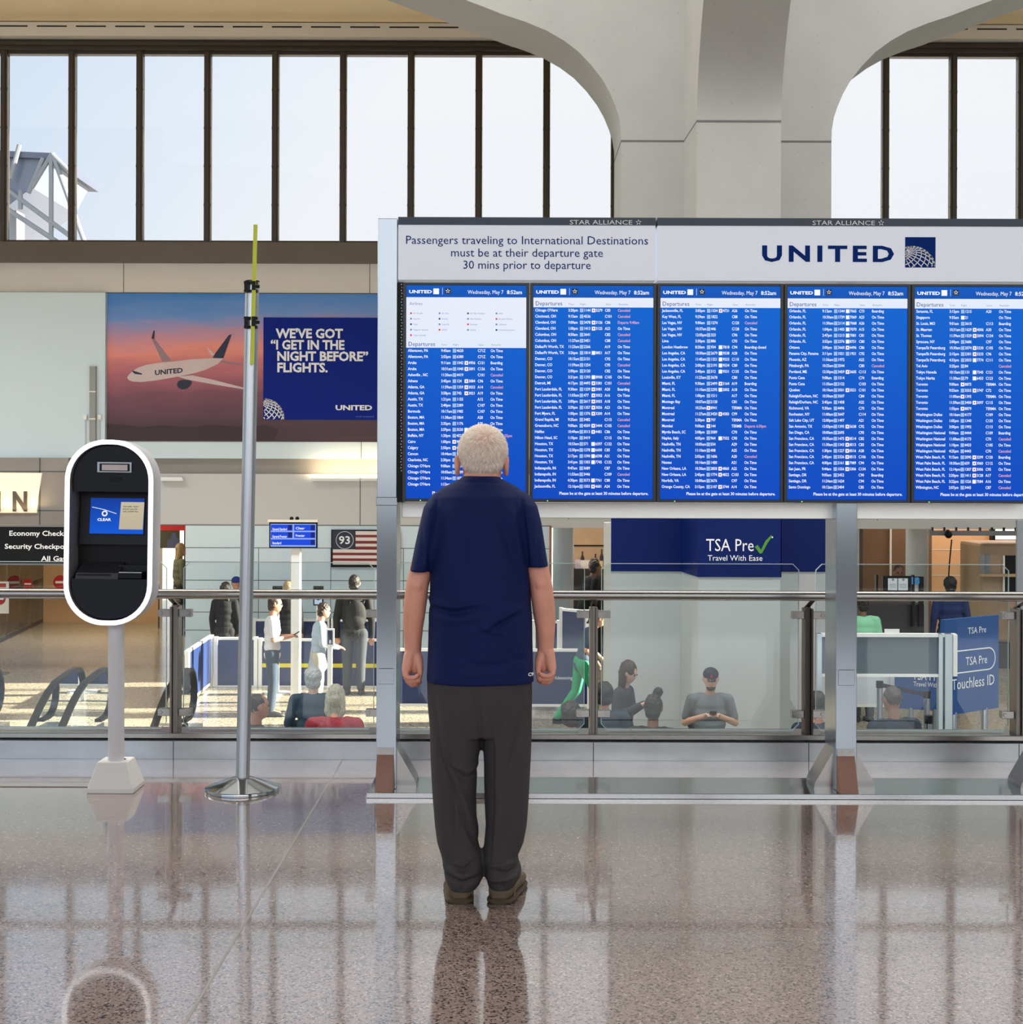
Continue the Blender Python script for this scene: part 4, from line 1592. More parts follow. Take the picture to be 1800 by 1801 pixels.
gp(mb, [(805, 572), (870, 566), (960, 585), (1100, 621), (1100, 629), (960, 606), (850, 586)], y2 - .001)
gp(mb, [(935, 437), (972, 472), (956, 478)], y2)
mb.build('printed_fuselage', mat('print_fuselage', (206, 186, 186), .5, var=.1, vscale=2), ad, fix=False)
mb = MB(); y3 = YA - .009
gp(mb, [(962, 488), (975, 465), (1035, 384), (1048, 380), (1010, 489)], y3)
gp(mb, [(685, 399), (695, 362), (700, 365), (698, 402)], y3)
gp(mb, [(597, 548), (603, 545), (644, 558), (640, 563), (610, 560)], y3)
gp(mb, [(800, 607), (806, 592), (825, 586), (860, 588), (868, 596), (862, 612), (845, 627), (822, 630), (806, 622)], y3)
text(mb, 'UNITED', P(272, 659.5, y3), 8.4 * y3 / F, w='x', fit=50 * y3 / F, U=Vector((1, 0, .09)).normalized())
mb.build('printed_livery', mat('print_livery_navy', (28, 30, 58), .5), ad, fix=False)
y4 = YA - .012
mb = MB(); a, c = P(463, 738, y4), P(696, 559, y4); mb.box(a.x, c.x, y4, y4 + .006, a.z, c.z)
bp_ = mb.build('slogan_panel', mat('slogan_blue', (1, 32, 132), .5, var=.02, spec=.15), ad)
mb = MB(); y5 = y4 - .003
for t_, x_, y_, w_ in (("WE'VE GOT", 486, 594, 117), ('“I GET IN THE', 476, 614, 130), ('NIGHT BEFORE”', 487, 634, 161), ('FLIGHTS.', 487, 654, 90)):
    text(mb, t_, P(x_, y_, y5), 16.2 * y5 / F, w='x', fit=w_ * y5 / F)
text(mb, 'UNITED', P(590, 721, y5), 8.6 * y5 / F, w='x', fit=65 * y5 / F)
mb.build('slogan_lettering', M_WHITEP, bp_, fix=False)
mb = MB(); a = P(463, 738, y5); globe_lines(mb, a.x, a.z, 44 * y5 / F, y5, 1.6 * y5 / F, cx=.05, cz=.05, R=.78)
mb.build('globe_emblem', M_WHITEP, bp_, fix=False)
mb = MB(); text(mb, 'STAR ALLIANCE', P(626, 734, y5), 2.4 * y5 / F, fit=32 * y5 / F)
mb.build('small_lettering', mat('small_blue', (90, 130, 210), .5), bp_, fix=False)

# tall grey grille and its two small wall boxes
o = thing('wall_speaker', 'tall narrow grey column speaker on the white wall left of the sunset banner', 'speaker', (X(162, YW), YW - .15, Z(775, YW)))
mb = MB(); a, c = P(157, 776, YW - .18), P(168, 644, YW - .18); mb.box(a.x, c.x, YW - .18, YW - .1, a.z, c.z); mb.build('housing', mat('speaker_grey', (150, 152, 150), .6, var=.06, vscale=30), o)
mb = MB()
for y in (691, 739):
    z = Z(y, YW - .18); mb.box(a.x - .004, c.x + .004, YW - .186, YW - .18, z - .01, z + .01)
mb.build('band', M_WHITE, o)
for px, lab in ((150, 'small white junction box on the wall left of the column speaker'), (175, 'small white junction box on the wall right of the column speaker')):
    o = thing('junction_box', lab, 'junction box', (X(px, YW), YW - .12, Z(738, YW)), 'junction boxes on the far wall')
    mb = MB(); a, c = P(px - 4, 738, YW - .15), P(px + 3, 729, YW - .15); mb.box(a.x, c.x, YW - .15, YW - .1, a.z, c.z)
    mb.build('housing', M_WHITE, o, bevel=.01)
    mb = MB(); mb.tube([((a.x + c.x) / 2, YW - .115, a.z), ((a.x + c.x) / 2, YW - .115, a.z - .5)], .008, 6); mb.build('cable', M_GREYW, o)

# lamps in the recessed strip
M_LAMP = mat('lamp_tube_warm', (255, 226, 168), .5, emit=5.0, var=0.0)
for i, (a, c, lab, on) in enumerate(((548, 632, 'lit warm strip lamp under the banner, left of the pair beside the steel post', 1), (634, 704, 'lit warm strip lamp half hidden by the tall steel post', 1), (281, 322, 'unlit white strip lamp on the wall right of the kiosk', 0))):
    o = thing('strip_lamp', lab, 'lamp', (X((a + c) / 2, YW), YW - .06, Z(845, YW)), 'strip lamps on the far wall')
    mb = MB(); p, r = P(a, 846, YW - .12), P(c, 841, YW - .12); mb.box(p.x, r.x, YW - .13, YW - .02, p.z, r.z); mb.build('housing', M_WHITE, o, bevel=.008)
    mb = MB(); mb.box(p.x + .02, r.x - .02, YW - .11, YW - .04, r.z, r.z + .018); mb.build('tube', M_LAMP if on else M_WHITE, o)
    if on:
        lamp('strip_lamp_light', ((p.x + r.x) / 2, YW - .16, r.z + .06), r.x - p.x, 7, (1, .80, .5), (math.radians(130), 0, 0), .06)

# lit sign at far left, backlit
YI = YW - .3
o = thing('illuminated_sign', 'curved white backlit sign ending in the letters IN, on the grey stone bulkhead', 'sign', (X(20, YI), YI, Z(902, YI)))
mb = MB(); mb.prism([P(-200, 902, YI), P(64, 902, YI), P(67, 870, YI), P(73, 832, YI), P(-200, 830, YI)], (0, .05, 0))
mb.build('sign_face', mat('backlit_cream', (240, 226, 196), .5, emit=.55, var=.05), o)
for ch_, px, w_ in (('N', 20.5, 28), ('I', -11, 13)):
    mb = MB(); text(mb, ch_, P(px, 898, YI - .05), 34 * YI / F, w='x', fit=w_ * YI / F)
    m2 = MB()
    for f_ in mb.f:
        m2.prism([mb.v[i] for i in f_], (0, .03, 0))
    m2.build('letter', mat('sign_letter_grey', (92, 84, 76), .4, .5), o)
lamp('sign_light', (X(10, YI), YI - .12, Z(902, YI)), 1.4, 10, (1, .72, .36), (math.radians(200), 0, 0), .05)

# hanging direction sign
YB_ = 24.4
o = thing('direction_sign', 'black hanging sign reading Economy Check-In, Security Checkpoint, All Gates, left of the kiosk', 'sign', (X(0, YB_), YB_, Z(990, YB_)))
mb = MB(); a, c = P(-170, 990, YB_), P(196, 927, YB_); mb.box(a.x, c.x, YB_, YB_ + .12, a.z, c.z); mb.build('sign_panel', M_BLACK, o)
mb = MB(); mb.box(a.x, c.x, YB_ - .01, YB_ + .13, c.z, c.z + .03); mb.box(a.x, c.x, YB_ - .01, YB_ + .13, a.z - .03, a.z)
mb.build('sign_rim', mat('sign_rim_grey', (120, 120, 120), .4, .6), o)
mb = MB(); yy = YB_ - .003
for t_, x_, y_, w_ in (('Economy Check-In', 15.5, 942, 112), ('Security Checkpoint', 8, 965, 121), ('All Gates', 72.5, 986.5, 56)):
    text(mb, t_, P(x_, y_, yy), 8.6 * yy / F, w='b', fit=w_ * yy / F)
mb.build('sign_lettering', M_WHITEP, o, fix=False)
mb = MB()
for px in (-100, 60):
    mb.tube([(X(px, YB_), YB_ + .12, (a.z + c.z) / 2), (X(px, YB_), 25.9, (a.z + c.z) / 2 + .12)], .02, 8)
mb.build('hanger', M_BLACK, o)

# no-entry signs on the glazed doors, and the little notice stand
M_RED = mat('sign_red', (176, 24, 36), .5, var=.03)
def no_entry(mb, c, r, back=None):
    disc(mb, c, r)
    mb.cur = 1
    flat(mb, c.x - r * .68, c.x + r * .68, c.z - r * .16, c.z + r * .16, c.y - .004)
    mb.cur = 0
for px, py, Y, r, lab in ((106, 1024, 33.6, .16, 'round red no-entry sign on the corridor end door, beside the kiosk'), (49, 1027, 30.2, .10, 'small round red no-entry sign on the glazed doors')):
    mb = MB(); no_entry(mb, P(px, py, Y), r)
    if r > .12:
        bb = P(px, py, Y)
    tag(mb.build('no_entry_sign', [M_RED, M_WHITEP], fix=False), lab, 'sign', 'red no-entry signs')
YN = 25.2
o = thing('notice_stand', 'white notice board with a red no-entry disc on a thin stand, far left', 'sign', (X(4, YN), YN, ZL))
mb = MB(); a, c = P(-20, 1079, YN), P(15, 1023, YN); mb.box(a.x, c.x, YN, YN + .03, a.z, c.z); mb.build('board', M_WHITE, o)
mb = MB(); no_entry(mb, P(-1, 1053, YN - .005), 11 * YN / F); flat(mb, a.x + .05, c.x - .04, Z(1036, YN), Z(1029, YN), YN - .005); mb.build('sign_print', [M_RED, M_WHITEP], o, fix=False)
mb = MB(); mb.tube([(X(-2, YN), YN + .02, ZL + .02), (X(-2, YN), YN + .02, a.z)], .02, 8); mb.lathe((X(-2, YN), YN + .02, ZL), [(0, 0), (.18, 0), (.18, .02), (0, .03)], 20); mb.build('stand', M_STEEL, o)

# red topped poster at the side gap
YQ = 33.0
o = thing('portrait_poster', 'poster of people in blue under a bright red band, right of the kiosk', 'poster', (X(304, YQ), YQ, ZL))
mb = MB(); a, c = P(281, 964, YQ), P(316, 926, YQ); mb.box(a.x, c.x, YQ, YQ + .04, a.z, c.z); mb.build('panel', mat('poster_dark_green', (62, 66, 50), .5, var=.2, vscale=3), o)
mb = MB(); p, r = P(279, 933, YQ), P(326, 924, YQ); mb.box(p.x, r.x, YQ - .02, YQ + .04, p.z, r.z); mb.build('red_band', mat('poster_red', (206, 20, 34), .5), o)
mb = MB(); px_poly(mb, [(294, 963), (316, 963), (317, 950), (311, 946), (309, 937), (303, 937), (300, 946), (294, 950)], YQ - .01); mb.build('printed_people', mat('poster_blue', (70, 84, 128), .5, var=.3, vscale=6), o, fix=False)
mb = MB(); mb.box(X(279, YQ), X(281, YQ), YQ, YQ + .05, ZL, r.z); mb.box(X(324, YQ), X(326, YQ), YQ, YQ + .05, ZL, r.z); mb.build('frame', M_DSTEEL, o)

# flag picture with the number 93
o = thing('flag_poster', 'framed flag poster with a white 93 in a circle, on the white panelled wall', 'poster', (X(640, YW), YW - .03, Z(998, YW)))
yy = YW - .05
mb = MB(); a, c = P(582.5, 997.5, yy), P(704, 932, yy); mb.box(a.x, c.x, yy, YW, a.z, c.z); mb.build('frame', M_BLACK, o)
mb = MB(); y2 = yy - .003; flat(mb, X(586, y2), X(702, y2), Z(994, y2), Z(935, y2), y2); mb.build('stripe_field', mat('flag_cream', (226, 216, 208), .5, var=.06), o, fix=False)
mb = MB(); y2 = yy - .005
for t0, t1, l0 in ((941.5, 946, 625), (952, 957, 625), (962, 967.5, 625), (973, 977.5, 586), (983, 987.5, 586)):
    flat(mb, X(l0, y2), X(702, y2), Z(t1, y2), Z(t0, y2), y2)
mb.build('red_stripe', mat('flag_red', (122, 24, 34), .5), o, fix=False)
mb = MB(); y2 = yy - .006; flat(mb, X(585, y2), X(626, y2), Z(967, y2), Z(934, y2), y2); mb.build('canton', mat('flag_navy', (26, 32, 54), .5), o, fix=False)
mb = MB(); y2 = yy - .009
disc(mb, P(606.5, 950, y2), 15.5 * y2 / F, r2=14.8 * y2 / F)
text(mb, '93', P(606.5, 956.5, y2), 13.5 * y2 / F, 'C', w='b', fit=21 * y2 / F)
mb.build('numeral', M_WHITEP, o, fix=False)

# ------------------------------------------------------------------ lower hall furniture
# information monitor on a slim white column
YM = 22.0
o = thing('information_monitor', 'blue lane information monitor mounted on a slim white floor column', 'monitor', (X(520, YM), YM, ZL))
mb = MB(); mb.box(X(511, YM), X(527, YM), YM + .08, YM + .24, ZL, Z(918, YM)); mb.build('column', M_WHITE, o, bevel=.01)
mb = MB(); a, c = P(473.5, 964, YM), P(558, 918.5, YM); mb.box(a.x, c.x, YM, YM + .08, a.z, c.z); hs = mb.build('bezel', M_BLACK, o)
mb = MB(); mb.box(a.x - .02, c.x + .01, YM - .02, YM + .1, c.z, c.z + .035); mb.build('top_shelf', mat('shelf_cream', (232, 222, 200), .5), o)
mb = MB()
for px in (513, 523):
    mb.ball(P(px, 912, YM + .04), .03); mb.box(X(px, YM) - .01, X(px, YM) + .01, YM + .03, YM + .05, c.z, Z(912, YM))
mb.build('camera', M_BLACK, o)
mb = MB(); p, r = P(476, 961.5, YM), P(556, 921.5, YM); mb.box(p.x, r.x, YM - .004, YM, p.z, r.z); sc_ = mb.build('screen', screen_mat('lane_display', (150, 180, 250), (150, 180, 250), .9), hs)
mb = MB()
for x0_, x1_, y0_, y1_ in ((477, 515, 924, 934.5), (518, 555, 924, 934.5), (477, 515, 937, 947.5), (518, 555, 937, 947.5), (477, 555, 950, 960)):
    flat(mb, X(x0_, YM), X(x1_, YM), Z(y1_, YM), Z(y0_, YM), YM - .006)
mb.build('lane_tile', screen_mat('lane_tile_blue', (16, 72, 226), (16, 72, 226), .95), sc_, fix=False)
mb = MB()
for x_, y_, t_ in ((479, 932.5, 'General Standard'), (520, 931, 'Clear'), (479, 945.5, 'General Premier'), (520, 944, 'Premier'), (479, 957, 'Standard')):
    text(mb, t_, P(x_, y_, YM - .008), 4.2 * YM / F, w='b', fit=(16 if len(t_) < 9 else 26) * YM / F)
mb.build('lane_lettering', M_TW, sc_, fix=False)
mb = MB()
for x_, y_ in ((511, 929), (551, 929), (511, 942), (551, 942), (551, 955)):
    flat(mb, X(x_ - 3.6, YM), X(x_ + 3.6, YM), Z(y_ + 4.6, YM), Z(y_ - 4.6, YM), YM - .0075)
mb.build('arrow_tile', screen_mat('lane_arrow_navy', (10, 30, 120), (10, 30, 120), .9), sc_, fix=False)

# scanning terminals with black tops
for px, lab in ((488, 'slim black-topped scanning terminal left of the white column'), (560, 'slim black-topped scanning terminal right of the white column, pale screen lit')):
    YT_ = 23.0
    o = thing('scanning_terminal', lab, 'terminal', (X(px, YT_), YT_, ZL), 'scanning terminals before the white wall')
    mb = MB(); a, c = P(px - 9, 1065, YT_), P(px + 9, 1031, YT_); mb.box(a.x, c.x, YT_, YT_ + .06, a.z, c.z); tb = mb.build('tablet', M_BLACK, o, bevel=.01)
    mb = MB(); flat(mb, a.x + .02, c.x - .02, a.z + .02, Z(1040, YT_), YT_ - .003)
    if px > 500:
        mb.build('screen', screen_mat('terminal_display', (214, 226, 246), (200, 214, 240), .9), tb, fix=False)
        mb = MB(); disc(mb, P(px, 1050, YT_ - .006), .05); mb.build('screen_mark', M_NAVY, tb, fix=False)
    mb = MB(); mb.tube([(X(px, YT_), YT_ + .05, ZL + .02), (X(px, YT_), YT_ + .05, a.z)], .03, 10); mb.lathe((X(px, YT_), YT_ + .05, ZL), [(0, 0), (.2, 0), (.2, .02), (0, .03)], 20); mb.build('stand', M_WHITE, o)

# blue barrier panels with white rails
M_BP = mat('barrier_blue', (24, 44, 92), .4, var=.12, vscale=2)
def barrier(name, a, c, zb_, zt_, lab, grp='navy barrier panels in the lower hall', m=M_BP, legs=True, cat='barrier'):
    a, c = Vector(a), Vector(c)
    o = thing(name, lab, cat, ((a.x + c.x) / 2, (a.y + c.y) / 2, ZL), grp)
    d = (c - a).normalized(); nrm = Vector((d.y, -d.x, 0))
    mb = MB(); mb.prism([(a.x, a.y, zb_), (c.x, c.y, zb_), (c.x, c.y, zt_), (a.x, a.y, zt_)], nrm * -.03); pn = mb.build('panel', m, o)
    mb = MB()
    for z in (zb_ - .04, zt_):
        mb.prism([(a.x, a.y, z), (c.x, c.y, z), (c.x, c.y, z + .04), (a.x, a.y, z + .04)], nrm * -.05)
    mb.build('rail', M_WHITE, o)
    for p in (a, c):
        mb = MB(); mb.box(p.x - .03, p.x + .03, p.y - .02, p.y + .06, ZL, zt_ + .05); mb.build('post', M_WHITE, o)
    return o, pn
YB1 = 23.75
barrier('barrier_panel', (X(381, YB1), YB1, 0), (X(451, YB1), YB1, 0), Z(1207, YB1), Z(1127, YB1), 'navy barrier panel with white frame behind the slim aluminium pole')
barrier('barrier_panel', (X(330, 21.6), 21.6, 0), (X(372, YB1), YB1, 0), Z(1207, YB1) + .05, Z(1124, YB1), 'navy barrier panel set at an angle, left of the slim aluminium pole')
o, pn = barrier('barrier_panel', (X(459, YB1), YB1, 0), (X(668, YB1), YB1, 0), Z(1207, YB1), Z(1129, YB1), 'long navy barrier panel with yellow stripe, behind the man in the pale blazer')
mb = MB(); mb.box(X(458, YB1), X(666, YB1), YB1 - .012, YB1 - .004, Z(1175, YB1), Z(1168, YB1)); mb.build('yellow_stripe', mat('stripe_yellow', (216, 206, 60), .5), pn)
YB2 = 25.0
barrier('barrier_panel', (X(448, YB2), YB2, 0), (X(580, YB2), YB2, 0), ZL + .05, Z(1094, YB2), 'tall navy barrier panel against the white wall, behind the young man in the polo')
barrier('barrier_panel', (X(584, YB2), YB2, 0), (X(672, YB2), YB2, 0), ZL + .05, Z(1094, YB2), 'tall navy barrier panel against the white wall, behind the backpacker')
YB3 = 21.4
o, pn = barrier('barrier_panel', (X(700, YB3), YB3, 0), (X(1038, YB3), YB3, 0), Z(1238, YB3) , Z(1146, YB3), 'long blue barrier panel lettered Adventuring, behind the standing man\'s hands')
mb = MB(); text(mb, 'Adventuring', P(976, 1195, YB3 - .036), 6 * YB3 / F, fit=31 * YB3 / F); mb.build('lettering', M_WHITEP, pn, fix=False)
barrier('barrier_panel', (X(940, 24.4), 24.4, 0), (X(984, 24.4), 24.4, 0), Z(1160, 24.4), Z(1096, 24.4), 'small navy barrier panel beside the round grey column')
barrier('barrier_panel', (X(988, 23.4), 23.4, 0), (X(1034, 23.0), 23.0, 0), Z(1160, 23.4), Z(1074, 23.4), 'upright navy barrier panel behind the walking woman in green trousers')
mb = MB()

# sign post beside the blazer man
YV = 20.0
o = thing('lane_sign', 'small framed lane sign on a white post in front of the man in the blazer', 'sign', (X(581, YV), YV, ZL))
mb = MB(); mb.box(X(577, YV), X(585, YV), YV, YV + .06, ZL, Z(1137, YV)); mb.build('post', M_WHITE, o)
mb = MB(); a, c = P(574, 1137, YV), P(588, 1106, YV); mb.box(a.x, c.x, YV - .02, YV + .03, a.z, c.z); fr = mb.build('frame', M_WHITE, o)
mb = MB(); mb.box(a.x + .02, c.x - .02, YV - .024, YV - .018, a.z + .03, c.z - .02); mb.build('sign_face', M_NAVY, fr)
mb = MB(); text(mb, '8', P(581, 1132, YV - .028), .05, 'C', w='b'); mb.build('sign_lettering', M_WHITEP, fr, fix=False)

# round grey columns at the shop fronts
M_COLM = mat('column_grey_paint', (186, 190, 194), .45, var=.03)
for px, w_, Y, nm in ((991.5, 37, 27.0, 'wall_column_shop'), (1614, 39, 27.5, 'wall_column_checkpoint')):
    mb = MB(); mb.lathe((X(px, Y), Y, ZL), [(0, 0), (w_ / 2 * Y / F, 0), (w_ / 2 * Y / F, 3.6), (0, 3.6)], 40)
    structure(mb.build(nm, M_COLM, smooth='auto'))
mb = MB(); mb.box(X(1510, 26.3), X(1516, 26.3), 26.2, 26.4, ZL, Z(927, 26.3)); structure(mb.build('trim_9', M_DSTEEL))
mb = MB(); mb.box(X(967, 26.0), X(971, 26.0), 25.94, 26.1, ZL, Z(925, 26.0)); structure(mb.build('trim_10', mat('brown_door_edge', (150, 100, 78), .5)))
mb = MB(); mb.box(X(1790, 22.0), X(1860, 22.0), 22.0, 22.06, ZL, Z(912, 22)); structure(mb.build('trim_11', mat('grey_door_frame', (132, 138, 146), .5)))

# shop shelf behind the round column
YX = 30.6
o = thing('shop_shelf', 'shop shelf unit with warm lit back, right of the round grey column', 'shelf', (X(1040, YX), YX, ZL))
mb = MB(); mb.box(X(1010, YX), X(1085, YX), YX, YX + .35, ZL, Z(1000, YX)); mb.build('cabinet', mat('shop_cabinet_dark', (40, 34, 34), .6), o)
mb = MB(); mb.box(X(1010, 31), X(1080, 31), 30.97, 31, Z(960, 31), Z(958, 31)); structure(mb.build('trim_12', M_BLACK))
for i, (px, w_, h_, col, nm, lab) in enumerate(((1017, 9, 14, (226, 206, 236), 'price_card', 'lilac price card on the shop shelf'), (1032, 20, 13, (240, 240, 242), 'price_card', 'wide white price card on the shop shelf'), (1056, 11, 12, (232, 214, 170), 'price_card', 'cream price card at the right of the shop shelf'))):
    mb = MB(); z0 = Z(1000, YX) + .001; mb.box(X(px - w_ / 2, YX), X(px + w_ / 2, YX), YX + .04, YX + .06, z0, z0 + h_ * 1.15 * YX / F)
    tag(mb.build(nm, mat('card_%d' % i, col, .6)), lab, 'card', 'price cards on the shop shelf')
for i, (px, h_, col, lab) in enumerate(((1026, 30, (38, 30, 24), 'tall dark bottle with a yellow label on the shop shelf'), (1049, 26, (24, 26, 30), 'slim black bottle on the shop shelf'), (1060, 34, (60, 44, 36), 'brown bottle at the right of the shop shelf'))):
    mb = MB(); z0 = Z(1000, YX) + .001; k2 = YX / F
    mb.lathe((X(px, YX), YX + .17, z0), [(0, 0), (3.6 * k2, 0), (3.6 * k2, h_ * .6 * k2), (1.4 * k2, h_ * .78 * k2), (1.3 * k2, h_ * k2), (0, h_ * k2)], 14)
    o = thing('bottle', lab, 'bottle', (X(px, YX), YX + .17, z0), 'bottles on the shop shelf')
    mb.build('body', mat('bottle_%d' % i, col, .3), o, smooth='auto')
    if i == 0:
        mb = MB(); mb.lathe((X(px, YX), YX + .17, z0 + 6 * k2), [(3.7 * k2, 0), (3.7 * k2, 8 * k2)], 14); mb.build('bottle_label', mat('label_yellow', (220, 216, 70), .5), o)

# ---- checkpoint on the right
# overhead truss with spotlight and cable
YJ = 25.2
o = thing('overhead_truss', 'grey lighting truss spanning the checkpoint under the lintel', 'truss', (X(1715, YJ), YJ, Z(940, YJ)))
mb = MB(); mb.box(X(1636, YJ), X(1800, YJ), YJ, YJ + .1, Z(939.5, YJ), Z(931, YJ)); mb.build('beam', mat('truss_grey', (104, 106, 108), .5, .3), o)
mb = MB()
for k in range(8):
    px = 1641 + k * 21; mb.box(X(px, YJ), X(px + 2.5, YJ), YJ + .02, YJ + .08, Z(931, YJ), Z(925, YJ))
mb.build('strut', M_BLACK, o)
o = thing('spotlight', 'round black spotlight hung from the checkpoint truss', 'spotlight', (X(1669, YJ), YJ - .1, Z(947, YJ)))
mb = MB(); mb.ball(P(1669, 940.5, YJ - .14), .062, 16, 10); mb.build('housing', M_BLACK, o, smooth=True)
mb = MB(); mb.box(X(1665, YJ), X(1668, YJ), YJ - .1, YJ, Z(938, YJ), Z(929, YJ)); mb.build('yoke', M_BLACK, o)
mb = MB(); mb.tube([P(1674.5, 949, YJ - .14), P(1671, 985, YJ - .1), P(1668, 1030, YJ - .05), P(1666, 1045, YJ - .05)], .012, 6)
tag(mb.build('cable', M_BLACK), 'black cable hanging from the spotlight in front of the orange panel', 'cable')
# display boards at the counter
YD = 22.6
o = thing('counter_display', 'black counter display showing two white certificates beside a blue 18', 'display', (X(1590, YD), YD, ZL))
mb = MB(); a, c = P(1548, 1110, YD), P(1626, 1012, YD)
mb.box(X(1554, YD), X(1604, YD), YD, YD + .06, Z(1042, YD), Z(1011, YD)); mb.box(X(1542, YD), X(1546, YD), YD, YD + .1, Z(1042, YD), Z(1009, YD)); mb.box(X(1606, YD), X(1610, YD), YD, YD + .1, Z(1100, YD), Z(1009, YD)); mb.box(X(1618, YD), X(1626, YD), YD, YD + .06, Z(1100, YD), Z(1012, YD))
mb.box(X(1604, YD), X(1620, YD), YD + .04, YD + .06, Z(1042, YD), Z(1012, YD))
mb.build('frame', M_BLACK, o)
for x0_, x1_ in ((1563, 1579.5), (1581, 1598)):
    mb = MB(); yy = YD - .004; flat(mb, X(x0_, yy), X(x1_, yy), Z(1036, yy), Z(1015, yy), yy); pg = mb.build('certificate', mat('certificate_white', (206, 212, 222), .5, var=.03), o, fix=False)
    mb = MB(); disc(mb, P((x0_ + x1_) / 2, 1019.5, yy - .003), .018)
    for y in (1025, 1028, 1031):
        flat(mb, X(x0_ + 2.5, yy), X(x1_ - 2.5, yy), Z(y + .7, yy), Z(y, yy), yy - .003)
    mb.build('certificate_print', mat('certificate_grey', (120, 126, 140), .5), pg, fix=False)
mb = MB(); flat(mb, X(1601, YD), X(1618, YD), Z(1040, YD), Z(1014, YD), YD + .036); mb.build('number_board', mat('number_board_grey', (190, 192, 196), .5), o, fix=False)
mb = MB(); text(mb, '18', P(1609.5, 1027, YD - .012), 12 * YD / F, 'C', w='x', fit=17 * YD / F); mb.build('number', mat('number_blue', (36, 132, 200), .5), o, fix=False)
mb = MB(); mb.box(X(1515, YD), X(1630, YD), YD + .1, YD + .7, ZL, Z(1062, YD)); tag(mb.build('checkpoint_counter', mat('counter_dark', (34, 32, 36), .5)), 'dark checkpoint counter under the black certificate display', 'counter')
# baggage scanner
YZ = 26.5
o = thing('baggage_scanner', 'beige baggage scanner with dark curtain opening at the right picture edge', 'scanner', (X(1768, YZ), YZ, ZL))
mb = MB(); mb.box(X(1724, YZ), X(1830, YZ), YZ, YZ + 1.2, ZL + .45, Z(952, YZ)); mb.build('housing', mat('scanner_beige', (164, 138, 112), .5, var=.08), o, bevel=.06)
mb = MB(); mb.box(X(1767, YZ), X(1792, YZ), YZ - .03, YZ, Z(1045, YZ), Z(974, YZ)); mb.build('curtain', M_BLACK, o)
mb = MB(); mb.box(X(1764, YZ), X(1767, YZ), YZ - .05, YZ, Z(1045, YZ), Z(974, YZ)); mb.build('edge_trim', M_WHITE, o)
mb = MB(); mb.box(X(1724, YZ), X(1830, YZ), YZ - .12, YZ, Z(1011, YZ), Z(1006, YZ)); mb.build('shelf', mat('scanner_shelf', (184, 156, 120), .5), o)
mb = MB(); mb.box(X(1726, YZ), X(1800, YZ), YZ - .1, YZ + .6, ZL, ZL + .45); mb.build('base', M_BLACK, o)
for px, lab in ((1727, 'grey plastic tray standing on edge at the left of the baggage scanner'), (1737, 'grey plastic tray standing behind its twin on the baggage scanner shelf')):
    mb = MB(); mb.box(X(px - 5, YZ), X(px + 4, YZ), YZ - .10 + (px > 1730) * .04, YZ - .08 + (px > 1730) * .04, Z(1006, YZ) + .002, Z(972, YZ))
    tag(mb.build('luggage_tray', mat('tray_grey', (126, 130, 134), .5), bevel=.008), lab, 'tray', 'trays at the baggage scanner')
# dark panel and white rail added in place of a reflection in the glass
YE = 14.6
o = thing('checkpoint_reflection', 'dark panel with white rails standing in for a glass reflection, right of the middle post', 'reflection panel', (X(1585, YE), YE, ZL))
mb = MB(); mb.box(X(1440, YE), X(1659, YE), YE, YE + .04, Z(1183, YE), Z(1118, YE)); mb.build('panel', mat('reflection_dark', (66, 82, 94), .25, var=.15, vscale=2), o)
mb = MB(); mb.box(X(1440, YE), X(1683, YE), YE - .02, YE + .06, Z(1118, YE), Z(1112, YE)); mb.box(X(1440, YE), X(1659, YE), YE - .02, YE + .06, Z(1188, YE), Z(1183, YE)); mb.build('rail', M_WHITE, o)
mb = MB(); mb.box(X(1676, YE), X(1683, YE), YE - .05, YE - .02, Z(1186, YE), Z(1113, YE)); mb.build('end_cap', M_WHITE, o)
for px, w_ in ((1655, 7), (1669, 13), (1442, 8)):
    mb = MB(); mb.box(X(px - w_ / 2, YE), X(px + w_ / 2, YE), YE - .03, YE + .05, ZL, Z(1112, YE)); mb.build('post', mat('aluminium_post', (176, 186, 192), .35, .6), o)
mb = MB(); mb.box(X(1557, YE), X(1583, YE), YE - .01, YE, Z(1112, YE), Z(1104, YE)); mb.build('notice', M_WHITE, o)
